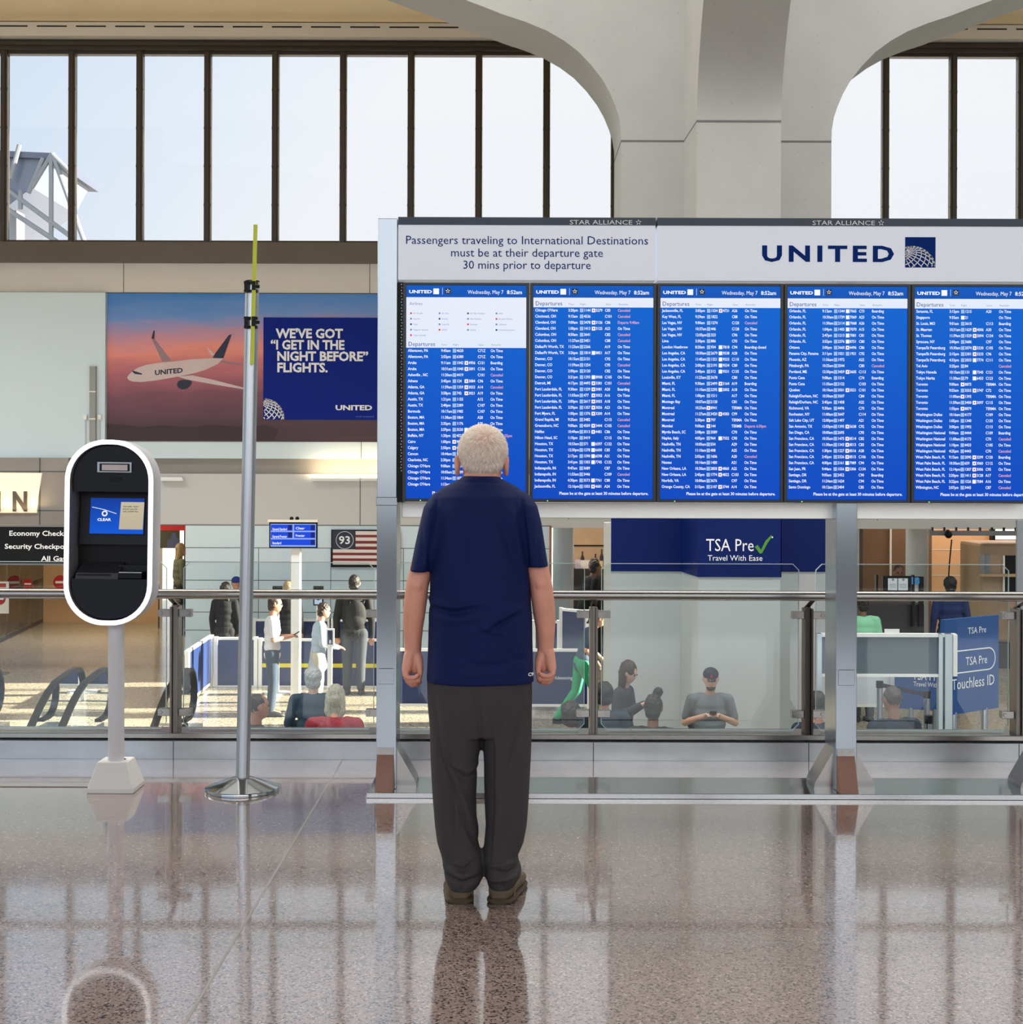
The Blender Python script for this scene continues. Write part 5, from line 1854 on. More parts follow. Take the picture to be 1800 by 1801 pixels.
# pre-check signs
def lane_sign(nm, a, c, zb_, zt_, lines, lab, lozenge=None, legs=True):
    a, c = Vector(a), Vector(c); d = c - a; L = Vector((d.x, d.y, 0)).length; u = Vector((d.x, d.y, 0)).normalized(); nrm = Vector((u.y, -u.x, 0))
    o = thing(nm, lab, 'sign', ((a.x + c.x) / 2, (a.y + c.y) / 2, ZL))
    mb = MB(); mb.prism([(a.x, a.y, zb_), (c.x, c.y, zb_), (c.x, c.y, zt_), (a.x, a.y, zt_)], nrm * -.05); pn = mb.build('sign_panel', mat('lane_sign_blue', (18, 74, 140), .4, var=.06), o)
    mb = MB()
    for t_, fx, fz, ch, fw in lines:
        text(mb, t_, Vector((a.x, a.y, zb_)) + u * (L * fx) + nrm * .004 + Vector((0, 0, (zt_ - zb_) * fz)), ch * (zt_ - zb_), w='r', fit=fw * L, U=u)
    if lozenge:
        fx0, fx1, fz0, fz1 = lozenge; r = (fz1 - fz0) * (zt_ - zb_) / 2
        pts = [(fx0 * L, fz0 * (zt_ - zb_))] + [(fx1 * L - r + r * math.sin(q_ * math.pi / 10), (fz0 + fz1) / 2 * (zt_ - zb_) - r * math.cos(q_ * math.pi / 10)) for q_ in range(11)] + [(fx0 * L, fz1 * (zt_ - zb_))]
        ribbon(mb, pts, .012, U=u, org=Vector((a.x, a.y, zb_)) + nrm * .004)
    mb.build('sign_lettering', M_WHITEP, pn, fix=False)
    for p in (a + u * .2, c - u * .2):
        mb = MB(); p = p - nrm * .03; mb.tube([(p.x, p.y, ZL), (p.x, p.y, zb_ + .02)], .035, 12); mb.build('leg', M_STEEL, o)
    return o
lane_sign('lane_sign', (4.40, 15.0, 0), (5.135, 15.56, 0), -.876, .10, [('TSA Pre', .38, .50, .085, .40), ('Touchless ID', .13, .26, .11, .79), ('TSA Pre', .42, .83, .065, .34)], 'tall blue lane sign reading TSA Pre Touchless ID, right of the aluminium posts', (0.0, .93, .43, .66))
YS2 = 18.6
lane_sign('lane_sign', (X(1575, YS2), YS2, 0), (X(1662, YS2), YS2 - .3, 0), Z(1243, YS2), Z(1150, YS2), [('TSA Pre', .32, .56, .17, .5), ('Travel With Ease', .34, .44, .085, .62)], 'low blue lane sign reading TSA Pre Travel With Ease, behind the seated bald man')
barrier('barrier_panel', (X(1500, 18.8), 18.8, 0), (X(1572, 18.8), 18.8, 0), Z(1236, 18.8), Z(1188, 18.8), 'white barrier panel with dark oval pictures, right of the middle steel post', m=mat('barrier_white', (216, 222, 230), .4, var=.04))
# belt stanchions
def stanchion(px, Y, nxt, lab):
    o = thing('belt_stanchion', lab, 'stanchion', (X(px, Y), Y, ZL), 'belt stanchions on the right of the lower hall')
    x = X(px, Y)
    mb = MB(); mb.tube([(x, Y, ZL + .02), (x, Y, ZL + .98)], .034, 14); mb.build('post', M_STEEL, o, smooth='auto')
    mb = MB(); mb.lathe((x, Y, ZL), [(0, 0), (.17, 0), (.17, .015), (.05, .04), (0, .04)], 24); mb.build('foot', M_STEEL, o, smooth='auto')
    mb = MB(); mb.tube([(x, Y, ZL + .92), (x, Y, ZL + 1.0)], .042, 14); mb.build('belt_head', M_BLACK, o)
    if nxt:
        n_ = Vector(nxt); p = Vector((x, Y, 0)); d = (n_ - p).normalized()
        p, n_ = p + d * .043, n_ - d * .045
        mb = MB(); mb.prism([(p.x, p.y, ZL + .93), (n_.x, n_.y, ZL + .93), (n_.x, n_.y, ZL + .98), (p.x, p.y, ZL + .98)], (0, .004, 0)); mb.build('belt', M_NAVY, o)
stanchion(1549, 17.4, (X(1632, 16.6), 16.6, 0), 'steel belt stanchion beside the seated bald man, nearest the middle post')
stanchion(1632, 16.6, (X(1635, 14.88), 14.88, 0), 'steel belt stanchion in front of the low blue lane sign')
stanchion(1635, 14.88, None, 'steel belt stanchion beside the tall blue lane sign')

# ------------------------------------------------------------------ escalators
M_RUB = mat('handrail_rubber', (24, 24, 26), .45, var=.1)
M_EGL = glass_mat('balustrade_glass', (0.88, 0.92, 0.88, 1), .04)
def escalator(ox, lab, sides):
    YE0 = 18.4
    top = Vector((ox, YE0, -.83))
    d = Vector((-.03, -1, 0)).normalized()     # descends towards the camera
    o = thing('escalator', lab, 'escalator', (ox, YE0, ZL), 'escalators at the left of the lower hall')
    n_ = Vector((-d.y, d.x, 0))
    if n_.x < 0:
        n_ = -n_
    def run(off):
        b = top + n_ * off
        pts = []
        for t in (4.2, 3.2, 2.2, 1.75):
            pts.append(b + d * t + Vector((0, 0, -(t - 1.05) * .60)))
        for t, z in ((1.5, -.27), (1.25, -.15), (1.0, -.07), (.5, -.015)):
            pts.append(b + d * t + Vector((0, 0, z)))
        e = b + d * .25
        pts.append(e)
        R = .30
        for q_ in range(1, 9):
            a = math.pi * q_ / 8
            pts.append(e - d * (R * math.sin(a)) + Vector((0, 0, -R + R * math.cos(a))))
        pts.append(e + d * .25 + Vector((0, 0, -2 * R)))
        return pts
    for s_, off in enumerate(sides):
        pts = run(off)
        mb = MB(); mb.band(pts, .08, .035, n_); hr = mb.build('handrail', M_RUB, o, smooth='auto')
        mb = MB()
        up, lo_ = pts[:9], []
        poly = pts[:17]
        base = [p + Vector((0, 0, -.75)) for p in pts[:9]]
        vs = [p for p in pts[:9]] + base
        mb.add(vs, [(i, i + 1, 9 + i + 1, 9 + i) for i in range(8)])
        mb.poly(pts[8:17])
        mb.build('balustrade_glass', M_EGL, hr, fix=False)
        mb = MB()
        for w_ in (-.14, .14):
            pass
        dk = [p + Vector((0, 0, -.74)) for p in pts[1:9]] + [pts[8] + Vector((0, 0, -.74)) - d * .3]
        mb.band(dk, .22, .06, n_)
        mb.build('deck', M_STEEL, o)
    # steps and comb plate
    mb = MB()
    b = top + n_ * (sides[0] + .11); w_ = n_ * (sides[1] - sides[0] - .22)
    for i in range(6):
        p = b + d * (1.2 + i * .4); z = ZL - .02 - i * .23
        p0 = Vector((p.x, p.y, z)); mb.prism([p0, p0 + d * .4, p0 + d * .4 + w_, p0 + w_], (0, 0, -.22))
    mb.build('steps', mat('step_metal', (120, 120, 122), .5, .6), o)
    mb = MB(); p = b + d * 1.15; p0 = Vector((p.x, p.y, ZL + .001)); mb.prism([p0, p0 - d * .9, p0 - d * .9 + w_, p0 + w_], (0, 0, .008)); mb.build('comb_plate', M_STEEL, o)
ex = X(146, 18.4)
escalator(ex, 'left of the two glass-sided escalators, partly outside the picture', (-1.04, 0.0))
escalator(ex + .35, 'right of the two glass-sided escalators, passing behind the kiosk pole', (0.0, 1.04))

# rolling suitcase behind the railing: only its handle clears the curb
YC = 13.2
o = thing('suitcase', 'black rolling suitcase with raised handle behind the railing, left of the middle post', 'suitcase', (X(1341, YC), YC, ZL))
mb = MB(); mb.box(X(1333, YC) - .16, X(1350, YC) + .16, YC - .12, YC + .12, ZL + .03, ZL + .62); mb.build('case', M_BLACK, o, bevel=.03)
mb = MB(); hz = Z(1285, YC); mb.tube([(X(1332, YC), YC, ZL + .6), (X(1332, YC), YC, hz), (X(1352, YC), YC, hz), (X(1352, YC), YC, ZL + .6)], .014, 8); mb.build('handle', M_BLACK, o)
for s_ in (-.15, .15):
    mb = MB(); mb.tube([(X(1341, YC) + s_ - .015, YC + .08, ZL + .03), (X(1341, YC) + s_ + .015, YC + .08, ZL + .03)], .03, 12); mb.build('wheel', M_BLACK, o)
# ------------------------------------------------------------------ people
def skin_mat(name, rgb):
    m = mat(name, rgb, .5, var=.13, vscale=14, bump=.15, bscale=120)
    b = m.node_tree.nodes['Principled BSDF']
    b.inputs['Subsurface Weight'].default_value = 0.08
    b.inputs['Subsurface Radius'].default_value = (.02, .008, .005)
    return m


M_EYE = mat('eye', (30, 24, 22), .25)
M_SHOE = mat('dark_shoe', (30, 30, 34), .5)


def shoe_mesh(mb, x, y, ang, L=.28, w=.095, h=.07, z0=0.0, sole=False):
    ca, sa = math.cos(ang), math.sin(ang)
    rings = []
    for t, ww, hh in ((0, .50, .55), (.03, .78, .85), (.12, .90, 1.0), (.3, .92, 1.05), (.5, .96, .95), (.72, 1.0, .72), (.88, .88, .55), (.97, .6, .42), (1.0, .35, .3)):
        r = []
        H = h * hh if not sole else .02
        for k in range(16):
            a = 2 * math.pi * k / 16
            c, s_ = math.cos(a), math.sin(a)
            lx = (ww * w / 2 + (.004 if sole else 0)) * math.copysign(abs(c) ** .7, c)
            lz = H / 2 + H / 2 * math.copysign(abs(s_) ** .7, s_)
            ly = t * L + (0 if not sole else (t - .5) * .008)
            r.append((x + lx * ca - ly * sa, y + lx * sa + ly * ca, z0 + lz))
        rings.append(r)
    mb.loft(rings)


def person(label, px, Y, h, face, top, bottom, hair, skin=(190, 140, 115), pose='stand', lean=0.0, sleeve='short', arms='down', long_hair=0, extras=(), look=0.0, wide=1.0, coat=0, group=None, nm='person', eyes=None, seat=0.0):
    x = X(px, Y)
    o = thing(nm, label, 'person', (x, Y, ZL), group, math.radians(face))
    WLOC[o.name] = Vector((0, 0, 0))
    H = h
    sk = skin_mat('skin_%d_%d_%d' % skin, skin)
    sit = pose == 'sit'
    hz = .49 + seat if sit else .515 * H
    tl_ = H if not sit else H
    hy = 0.0
    ln = math.radians(lean)

    def T(px_, py_, pz_):     # torso frame: pz measured from the hip
        return Vector((px_, hy + py_ * math.cos(ln) + pz_ * math.sin(ln), hz + pz_ * math.cos(ln) - py_ * math.sin(ln)))
    k = H / 1.72 if not sit else 1.0
    W_ = k * wide
    sh, nk, hd = .50 * k, .56 * k, .715 * k
    hip = [Vector((s_ * .09 * W_, hy, hz)) for s_ in (-1, 1)]
    if sit:
        knee = [Vector((s_ * .12, hy + .43, hz + .02)) for s_ in (-1, 1)]
        ank = [Vector((s_ * .12, hy + .40, .09)) for s_ in (-1, 1)]
    elif pose == 'walk':
        knee = [Vector((-.08 * k, -.06 * k, .28 * H)), Vector((.08 * k, .20 * k, .29 * H))]
        ank = [Vector((-.08 * k, -.34 * k, .07)), Vector((.08 * k, .24 * k, .05))]
    else:
        knee = [Vector((s_ * .085 * W_, .015, .28 * H)) for s_ in (-1, 1)]
        ank = [Vector((s_ * .09 * W_, -.02, .05 * H)) for s_ in (-1, 1)]
    shoulder = [T(s_ * .175 * W_, 0, sh - .02) for s_ in (-1, 1)]
    if arms == 'phone':
        elbow = [T(s_ * .22 * W_, .02, .22 * k) for s_ in (-1, 1)]
        wrist = [T(s_ * .07 * W_, .24, .25 * k) for s_ in (-1, 1)]
    elif arms == 'read':
        elbow = [T(s_ * .25 * W_, .02, .24 * k) for s_ in (-1, 1)]
        wrist = [T(s_ * .07 * W_, .23, .36 * k) for s_ in (-1, 1)]
    elif arms == 'swing':
        elbow = [T(-.20 * W_, .10, .25 * k), T(.2 * W_, -.02, .22 * k)]
        wrist = [T(-.17 * W_, .30, .14 * k), T(.2 * W_, .16, .10 * k)]
    elif arms == 'desk':
        elbow = [T(s_ * .24 * W_, .03, .22 * k) for s_ in (-1, 1)]
        wrist = [T(s_ * .11 * W_, .27, .17 * k) for s_ in (-1, 1)]
    else:
        elbow = [T(s_ * .225 * W_, -.02, .20 * k) for s_ in (-1, 1)]
        wrist = [T(s_ * .225 * W_, .06, -.06 * k) for s_ in (-1, 1)]
    lk = math.radians(look)
    hc_ = T(0, .03 * k + .10 * k * math.sin(lk), hd)
    # body: one continuous figure
    mb = MB()
    mb.ball(hc_, (.076 * k, .093 * k, .112 * k), 16, 12)
    fwd = Vector((0, math.cos(lk), -math.sin(lk)))
    dn = Vector((0, -math.sin(lk), -math.cos(lk)))
    mb.ball(hc_ + fwd * .030 * k + dn * .058 * k, (.055 * k, .062 * k, .062 * k), 14, 10)
    cap(mb, hc_ + fwd * .082 * k - dn * .010 * k, .010 * k, hc_ + fwd * .094 * k + dn * .022 * k, .0135 * k, 8)
    cap(mb, hc_ + fwd * .082 * k + dn * .062 * k + Vector((-.02 * k, 0, 0)), .010 * k, hc_ + fwd * .082 * k + dn * .062 * k + Vector((.02 * k, 0, 0)), .010 * k, 8)
    for s_ in (-1, 1):
        mb.ball(hc_ + Vector((s_ * .078 * k, -.005, -.005)), (.012 * k, .022 * k, .032 * k), 8, 6)
    cap(mb, T(0, 0, nk - .06 * k), .055 * k, hc_ + Vector((0, -.025 * k, -.06 * k)), .050 * k)
    for z, r in ((.02, .125), (.14, .115), (.30, .125), (.42, .12)):
        c = T(0, 0, z * k)
        mb.ball(c, (r * 1.18 * W_, r * .82 * k, .12 * k), 14, 8)
    for i in (0, 1):
        chain(mb, [tuple(shoulder[i]) + (.052 * k,), tuple(elbow[i]) + (.040 * k,), tuple(wrist[i]) + (.028 * k,)], 10)
        d = (wrist[i] - elbow[i]).normalized()
        if arms in ('phone', 'desk', 'read'):
            d = (d + Vector((0, .4, .1))).normalized()
        side = Vector((1, 0, 0)) if abs(d.x) < .8 else Vector((0, 1, 0))
        side = (side - d * side.dot(d)).normalized()
        nn = d.cross(side)
        pc = wrist[i] + d * .05 * k
        cap(mb, wrist[i] + d * .01, .026 * k, pc + side * .018 * k, .020 * k, 8)
        cap(mb, wrist[i] + d * .01, .026 * k, pc - side * .018 * k, .020 * k, 8)
        for q_, (off, ln_) in enumerate(((-.030, .058), (-.010, .068), (.010, .064), (.029, .05))):
            a = pc + side * off * k + d * .012 * k
            b = a + d * ln_ * .55 * k + nn * .010 * k
            c = b + d * ln_ * .35 * k + nn * .026 * k
            chain(mb, [tuple(a) + (.0105 * k,), tuple(b) + (.0095 * k,), tuple(c) + (.0085 * k,)], 6)
        ts = side * (1 if i == 0 else -1)
        chain(mb, [tuple(wrist[i] + ts * .022 * k + d * .02 * k) + (.013 * k,), tuple(wrist[i] + ts * .046 * k + d * .05 * k) + (.0115 * k,), tuple(wrist[i] + ts * .046 * k + d * .082 * k + nn * .012 * k) + (.010 * k,)], 6)
        chain(mb, [tuple(hip[i]) + (.092 * k,), tuple(knee[i]) + (.058 * k,), tuple(ank[i]) + (.040 * k,)], 10)
        chain(mb, [tuple(ank[i]) + (.036 * k,), tuple(ank[i] + Vector((0, .13 * k, -.03 * k))) + (.025 * k,)], 8)
    soft('body', mb, sk, o, .0095, 4)
    if eyes or (eyes is None and abs(((face + 180) % 360) - 180) > 60):
        for s_ in (-1, 1):
            e = MB(); e.ball(hc_ + fwd * .083 * k - dn * .008 * k + Vector((s_ * .031 * k, 0, 0)), .0125 * k, 8, 6)
            e.build('eye', M_EYE, o, smooth=True)
    # upper clothing
    mb = MB()
    g_ = .012
    for z, r in ((.0, .132), (.10, .128), (.22, .126), (.34, .132), (.43, .122)):
        mb.ball(T(0, 0, z * k), ((r * 1.20 + g_) * W_, (r * .84 + g_) * k, .13 * k), 16, 8)
    mb.ball(T(0, -.01, .49 * k), (.12 * W_, .075 * k, .06 * k), 14, 8)
    for i in (0, 1):
        t = .75 if sleeve == 'short' else 1.0
        e = shoulder[i].lerp(elbow[i], t)
        cap(mb, shoulder[i], .068 * k, e, .056 * k)
        cap(mb, T((-.1, .1)[i] * W_, -.005, sh + .005), .055 * k, shoulder[i], .062 * k)
        if sleeve == 'long':
            cap(mb, elbow[i], .054 * k, elbow[i].lerp(wrist[i], .96), .042 * k)
    if coat:
        for q_ in range(4):
            mb.ball(Vector((0, hy, hz - coat * q_ / 3)), ((.15 + .012 * q_) * W_, (.12 + .01 * q_) * k, .12), 14, 8)
    soft('top', mb, top, o, .013, 4)
    mb = MB()
    mb.ball(Vector((0, hy, hz + .03)), (.158 * W_, .122 * k, .13 * k), 16, 8)
    for i in (0, 1):
        chain(mb, [tuple(hip[i]) + (.105 * k,), tuple(knee[i]) + (.074 * k,), tuple(ank[i] + Vector((0, 0, .02))) + (.060 * k,)], 12)
    soft('trousers', mb, bottom, o, .014, 4)
    for i in (0, 1):
        mb = MB(); shoe_mesh(mb, ank[i].x, ank[i].y - .07, 0, .27, .098, .09, 0.0 if ank[i].z < .1 else ank[i].z - .07)
        mb.build('shoe', M_SHOE, o, smooth='auto')
    # hair
    if hair:
        st, hm = hair
        mb = MB()
        up = -dn
        if st == 'cap':
            mb.ball(hc_ + up * .046 * k - fwd * .006 * k, (.084 * k, .099 * k, .076 * k), 16, 10)
            cap(mb, hc_ + up * .03 * k + fwd * .09 * k + Vector((-.04 * k, 0, 0)), .012 * k, hc_ + up * .022 * k + fwd * .15 * k + Vector((-.03 * k, 0, 0)), .009 * k)
            cap(mb, hc_ + up * .03 * k + fwd * .09 * k + Vector((.04 * k, 0, 0)), .012 * k, hc_ + up * .022 * k + fwd * .15 * k + Vector((.03 * k, 0, 0)), .009 * k)
            cap(mb, hc_ + up * .03 * k + fwd * .09 * k, .012 * k, hc_ + up * .022 * k + fwd * .158 * k, .009 * k)
            soft('cap', mb, hm, o, .009, 3)
        else:
            kk_ = {'short': 1.0, 'fluffy': 1.16, 'crop': .96, 'long': 1.06, 'bun': 1.0, 'tail': 1.02}[st]
            mb.ball(hc_ + up * .022 * k - fwd * .020 * k, (.084 * k * kk_, .094 * k * kk_, .104 * k * (1 if kk_ > 1.1 else kk_)), 16, 10)
            if st not in ('crop',):
                mb.ball(hc_ - fwd * .045 * k + dn * .045 * k, (.074 * k * kk_, .062 * k * kk_, .07 * k * kk_), 14, 8)
            if st == 'long':
                for s_ in (-1, 0, 1):
                    chain(mb, [tuple(hc_ + Vector((s_ * .045 * k, -.045 * k, .02 * k))) + (.05 * k,), tuple(hc_ + Vector((s_ * .055 * k, -.06 * k, -.12 * k))) + (.048 * k,), tuple(hc_ + Vector((s_ * .05 * k, -.075 * k, -.12 * k - long_hair))) + (.034 * k,)], 10)
            if st == 'bun':
                mb.ball(hc_ + up * .142 * k - fwd * .03 * k + Vector((.045, 0, 0)), .046 * k, 12, 8)
            if st == 'tail':
                chain(mb, [tuple(hc_ - fwd * .10 * k) + (.03 * k,), tuple(hc_ - fwd * .13 * k + dn * .14 * k) + (.022 * k,)], 8)
            soft('hair', mb, hm, o, .010, 2, .0045, .25 if st in ('long', 'tail') else 1.0)
    for fn in extras:
        fn(o, dict(T=T, k=k, hc=hc_, wrist=wrist, elbow=elbow, shoulder=shoulder, fwd=fwd, dn=dn, hz=hz, ank=ank))
    return o, dict(T=T, k=k, wrist=wrist, hc=hc_, fwd=fwd, dn=dn)


def world_of(o, v):
    return Matrix.Translation(o.location) @ Matrix.Rotation(o.rotation_euler.z, 4, 'Z') @ Vector(v)


def phone_for(o, J, label):
    w = (J['wrist'][0] + J['wrist'][1]) / 2 + Vector((0, .085, .015))
    p = world_of(o, w)
    r = thing('phone', label, 'phone', p, 'phones held in the lower hall', o.rotation_euler.z)
    WLOC[r.name] = Vector((0, 0, 0))
    mb = MB(); mb.hexa([(-.036, -.06, -.02), (.036, -.06, -.02), (.036, .06, .05), (-.036, .06, .05)], [(-.036, -.064, -.012), (.036, -.064, -.012), (.036, .056, .058), (-.036, .056, .058)])
    mb.build('case', M_BLACK, r)


def backpack_for(o, J, label, m, off=0.0):
    p = world_of(o, J['T'](off, -.21, .27 * J['k']))
    r = thing('backpack', label, 'backpack', p, 'backpacks worn in the lower hall', o.rotation_euler.z)
    WLOC[r.name] = Vector((0, 0, 0))
    mb = MB(); mb.ball((0, 0, 0), (.165, .10, .235), 16, 10); mb.ball((0, -.03, -.09), (.14, .10, .12), 14, 8)
    soft('bag_body', mb, m, r, .014, 3)
    for s_ in (-1, 1):
        mb = MB(); mb.tube([(s_ * .10, .05, .15), (s_ * .115, .12, .215), (s_ * .12, .20, .215), (s_ * .125, .27, .16)], .014, 8)
        mb.build('strap', M_BLACK, r, smooth=True)


def C_(n, rgb, v=.08):
    return mat('cloth_' + n, rgb, .85, var=v, vscale=5, bump=.25, bscale=14)


BLK, NVY, DGR = C_('black', (24, 24, 28)), C_('navy', (26, 38, 74)), C_('charcoal', (44, 48, 56))
HB, HD, HG, HY_ = hair_mat('hair_black', (14, 12, 12), (36, 30, 28)), hair_mat('hair_brown', (30, 20, 16), (62, 44, 36)), hair_mat('hair_grey', (120, 120, 122), (186, 188, 190)), hair_mat('hair_blond', (110, 92, 70), (176, 156, 124))
person('person in a long black coat with long dark hair, left of the slim aluminium pole', 397, 24.4, 1.64, 0, BLK, BLK, ('long', HB), sleeve='long', long_hair=.10, coat=.25)
person('person in black with a blue cap, mostly behind the slim aluminium pole', 416, 25.2, 1.68, 10, BLK, BLK, ('cap', C_('cap_blue', (28, 52, 130))), sleeve='long')
o, J = person('young man with dark hair in a pale grey polo shirt, facing right with a phone', 480, 20.9, 1.70, -82, C_('pale_polo', (206, 206, 214)), C_('dark_slate', (40, 56, 74)), ('short', HD), skin=(186, 134, 110), arms='phone', look=8)
phone_for(o, J, 'dark phone held by the young man in the pale polo shirt')
person('person with blond hair in black, behind the scanning terminal left of the white column', 507, 24.5, 1.66, 0, BLK, BLK, ('short', HY_), sleeve='long')
o, J = person('man in a pale blue-grey blazer and khaki trousers walking to the right', 560, 21.0, 1.60, -78, C_('blazer_blue_grey', (150, 166, 184)), C_('khaki', (176, 168, 150)), ('short', HD), skin=(206, 156, 132), sleeve='long', arms='desk', lean=4, look=12, coat=.12)
o, J = person('person in black with short dark hair seen from behind, left of the tall steel post', 624, 23.0, 1.86, 0, BLK, DGR, ('short', HB), sleeve='long', wide=1.12)
backpack_for(o, J, 'black backpack on the person in black left of the tall steel post', BLK, .05)
person('seated person with fluffy grey hair and dark blue jacket, back to the railing', 552, 16.0, 1.7, 5, C_('petrol_jacket', (38, 60, 76)), NVY, ('fluffy', HG), skin=(206, 170, 150), pose='sit', sleeve='long', arms='desk', wide=1.1)
person('seated woman with long ash-blond hair and a red flowered top, back to the railing', 590, 14.0, 1.66, 0, mat('cloth_red_flowers', (140, 36, 48), .85, var=.6, vscale=22), NVY, ('long', hair_mat('hair_ash', (104, 104, 96), (196, 190, 172))), skin=(200, 150, 124), pose='sit', arms='desk', long_hair=.04, wide=1.2, seat=.07, look=32)
person('seated dark-haired boy in black seen in profile, beside the slim aluminium pole', 452, 14.0, 1.6, -70, BLK, BLK, ('crop', HB), skin=(150, 98, 76), pose='sit', sleeve='long', arms='desk')
o, J = person('woman in a dark top and bright green trousers striding right with her head bowed', 1024, 20.3, 1.60, -82, C_('slate_top', (52, 72, 92)), C_('bright_green', (24, 150, 98)), ('tail', HB), skin=(204, 150, 122), pose='walk', lean=16, look=30, arms='swing')
person('seated person in a dark jacket with black hair, behind the man\'s right hand', 1006, 13.6, 1.68, 8, C_('dark_teal', (34, 50, 60)), BLK, ('fluffy', HB), pose='sit', sleeve='long', arms='desk', wide=1.12)
person('seated person in a dark hooded jacket, left of the dark-haired woman with a phone', 1064, 14.9, 1.72, -5, C_('dusk_blue', (40, 58, 72)), BLK, ('fluffy', HB), pose='sit', sleeve='long', arms='desk', wide=1.1)
o, J = person('seated woman with long dark hair looking down at her phone, right of the hooded person', 1097, 16.6, 1.68, -115, DGR, BLK, ('long', HD), skin=(200, 158, 138), pose='sit', sleeve='long', arms='read', look=26, long_hair=.12)
phone_for(o, J, 'dark phone held by the seated woman with long dark hair')
person('seated woman with a black top-knot bun and white collar, back to the railing', 1150, 13.5, 1.66, -12, BLK, BLK, ('bun', HB), skin=(120, 84, 66), pose='sit', sleeve='long', arms='desk', seat=.07, look=12)


def cap_badge(o, J):
    mb = MB()
    c = J['hc'] + J['fwd'] * .098 - J['dn'] * .062
    text(mb, 'B', c + Vector((.019, 0, -.02)), .040, 'L', 'b', U=(-1, 0, 0), V=-J['dn'])
    mb.build('cap_badge', mat('badge_red', (196, 60, 66), .6), o, fix=False)


def beard(o, J):
    mb = MB(); k = J['k']
    mb.ball(J['hc'] + J['fwd'] * .045 + J['dn'] * .082, (.052, .055, .040), 12, 8)
    soft('beard', mb, HD, o, .009, 3)


o, J = person('seated man in a dark baseball cap and grey T-shirt, reading a phone', 1250, 15.6, 1.74, 178, C_('grey_tee', (112, 118, 122)), BLK, ('cap', C_('cap_navy', (28, 34, 52))), skin=(196, 152, 128), pose='sit', arms='read', lean=4, look=13, wide=1.06, seat=.08, extras=(cap_badge, beard))
phone_for(o, J, 'dark phone held by the man in the baseball cap')
backpack_for(o, J, 'dark backpack on the seated man in the baseball cap', BLK, .08)
person('seated man with cropped hair and dark jacket, back turned, right of the middle steel post', 1575, 13.4, 1.74, 20, C_('navy_jacket', (30, 42, 56)), BLK, ('crop', hair_mat('hair_cropped', (40, 38, 38), (84, 80, 78))), skin=(140, 104, 88), pose='sit', sleeve='long', arms='desk', wide=1.2, seat=.17, look=8)
person('seated person in a dark jacket just left of the middle steel post', 1440, 13.6, 1.66, -10, C_('dark_blue_jacket', (30, 44, 60)), BLK, ('short', HB), pose='sit', sleeve='long', arms='desk', seat=.1)
person('officer in a navy uniform with a dark knitted hat, in front of the orange panel', 1673, 23.4, 1.84, 0, C_('uniform_navy', (30, 46, 96)), NVY, ('fluffy', HB), skin=(150, 108, 88), sleeve='long', wide=1.12)
person('person in a mint green shirt with dark hair, just right of the middle steel post', 1519, 20.6, 1.76, 8, C_('mint', (140, 206, 170)), DGR, ('short', HB), skin=(120, 84, 68), sleeve='long', wide=1.05)
person('dark-haired person behind the black certificate display', 1581, 25.4, 1.9, 180, NVY, BLK, ('short', HB), skin=(120, 82, 64), sleeve='long')
person('person in black bending forward at the shop shelf, nearer the round column', 1030, 27.6, 1.86, -70, BLK, BLK, ('short', HB), skin=(130, 90, 70), sleeve='long', lean=14, wide=1.1)
person('person in dark brown at the shop shelf, next to the white column edge', 1056, 28.2, 1.86, 60, C_('dark_brown', (52, 40, 34)), BLK, ('short', HB), skin=(150, 104, 80), sleeve='long', lean=8)
person('person with blond hair and a grey-green coat in the gap right of the kiosk', 317, 31.6, 1.95, -60, C_('grey_green', (84, 92, 80)), BLK, ('long', HY_), sleeve='long', long_hair=.06, coat=.4)

# ------------------------------------------------------------------ the standing man
YMAN = 5.36
ROOT = Vector((X(850, YMAN, 1400), YMAN, 0))
man = thing('person', 'elderly man with short white hair, back turned, in navy T-shirt and charcoal trousers', 'person', ROOT)
WLOC[man.name] = Vector((0, 0, 0))


def M(px, py, dy=0.0):
    v = P(px, py, YMAN) - ROOT
    v.y = dy
    return v


def ring(py, xl, xr, b, dy=0.0, e=2.5, n=40):
    l, r = M(xl, py), M(xr, py)
    return superring((l.x + r.x) / 2, dy, (l.z + r.z) / 2, (r.x - l.x) / 2, b, e, n)


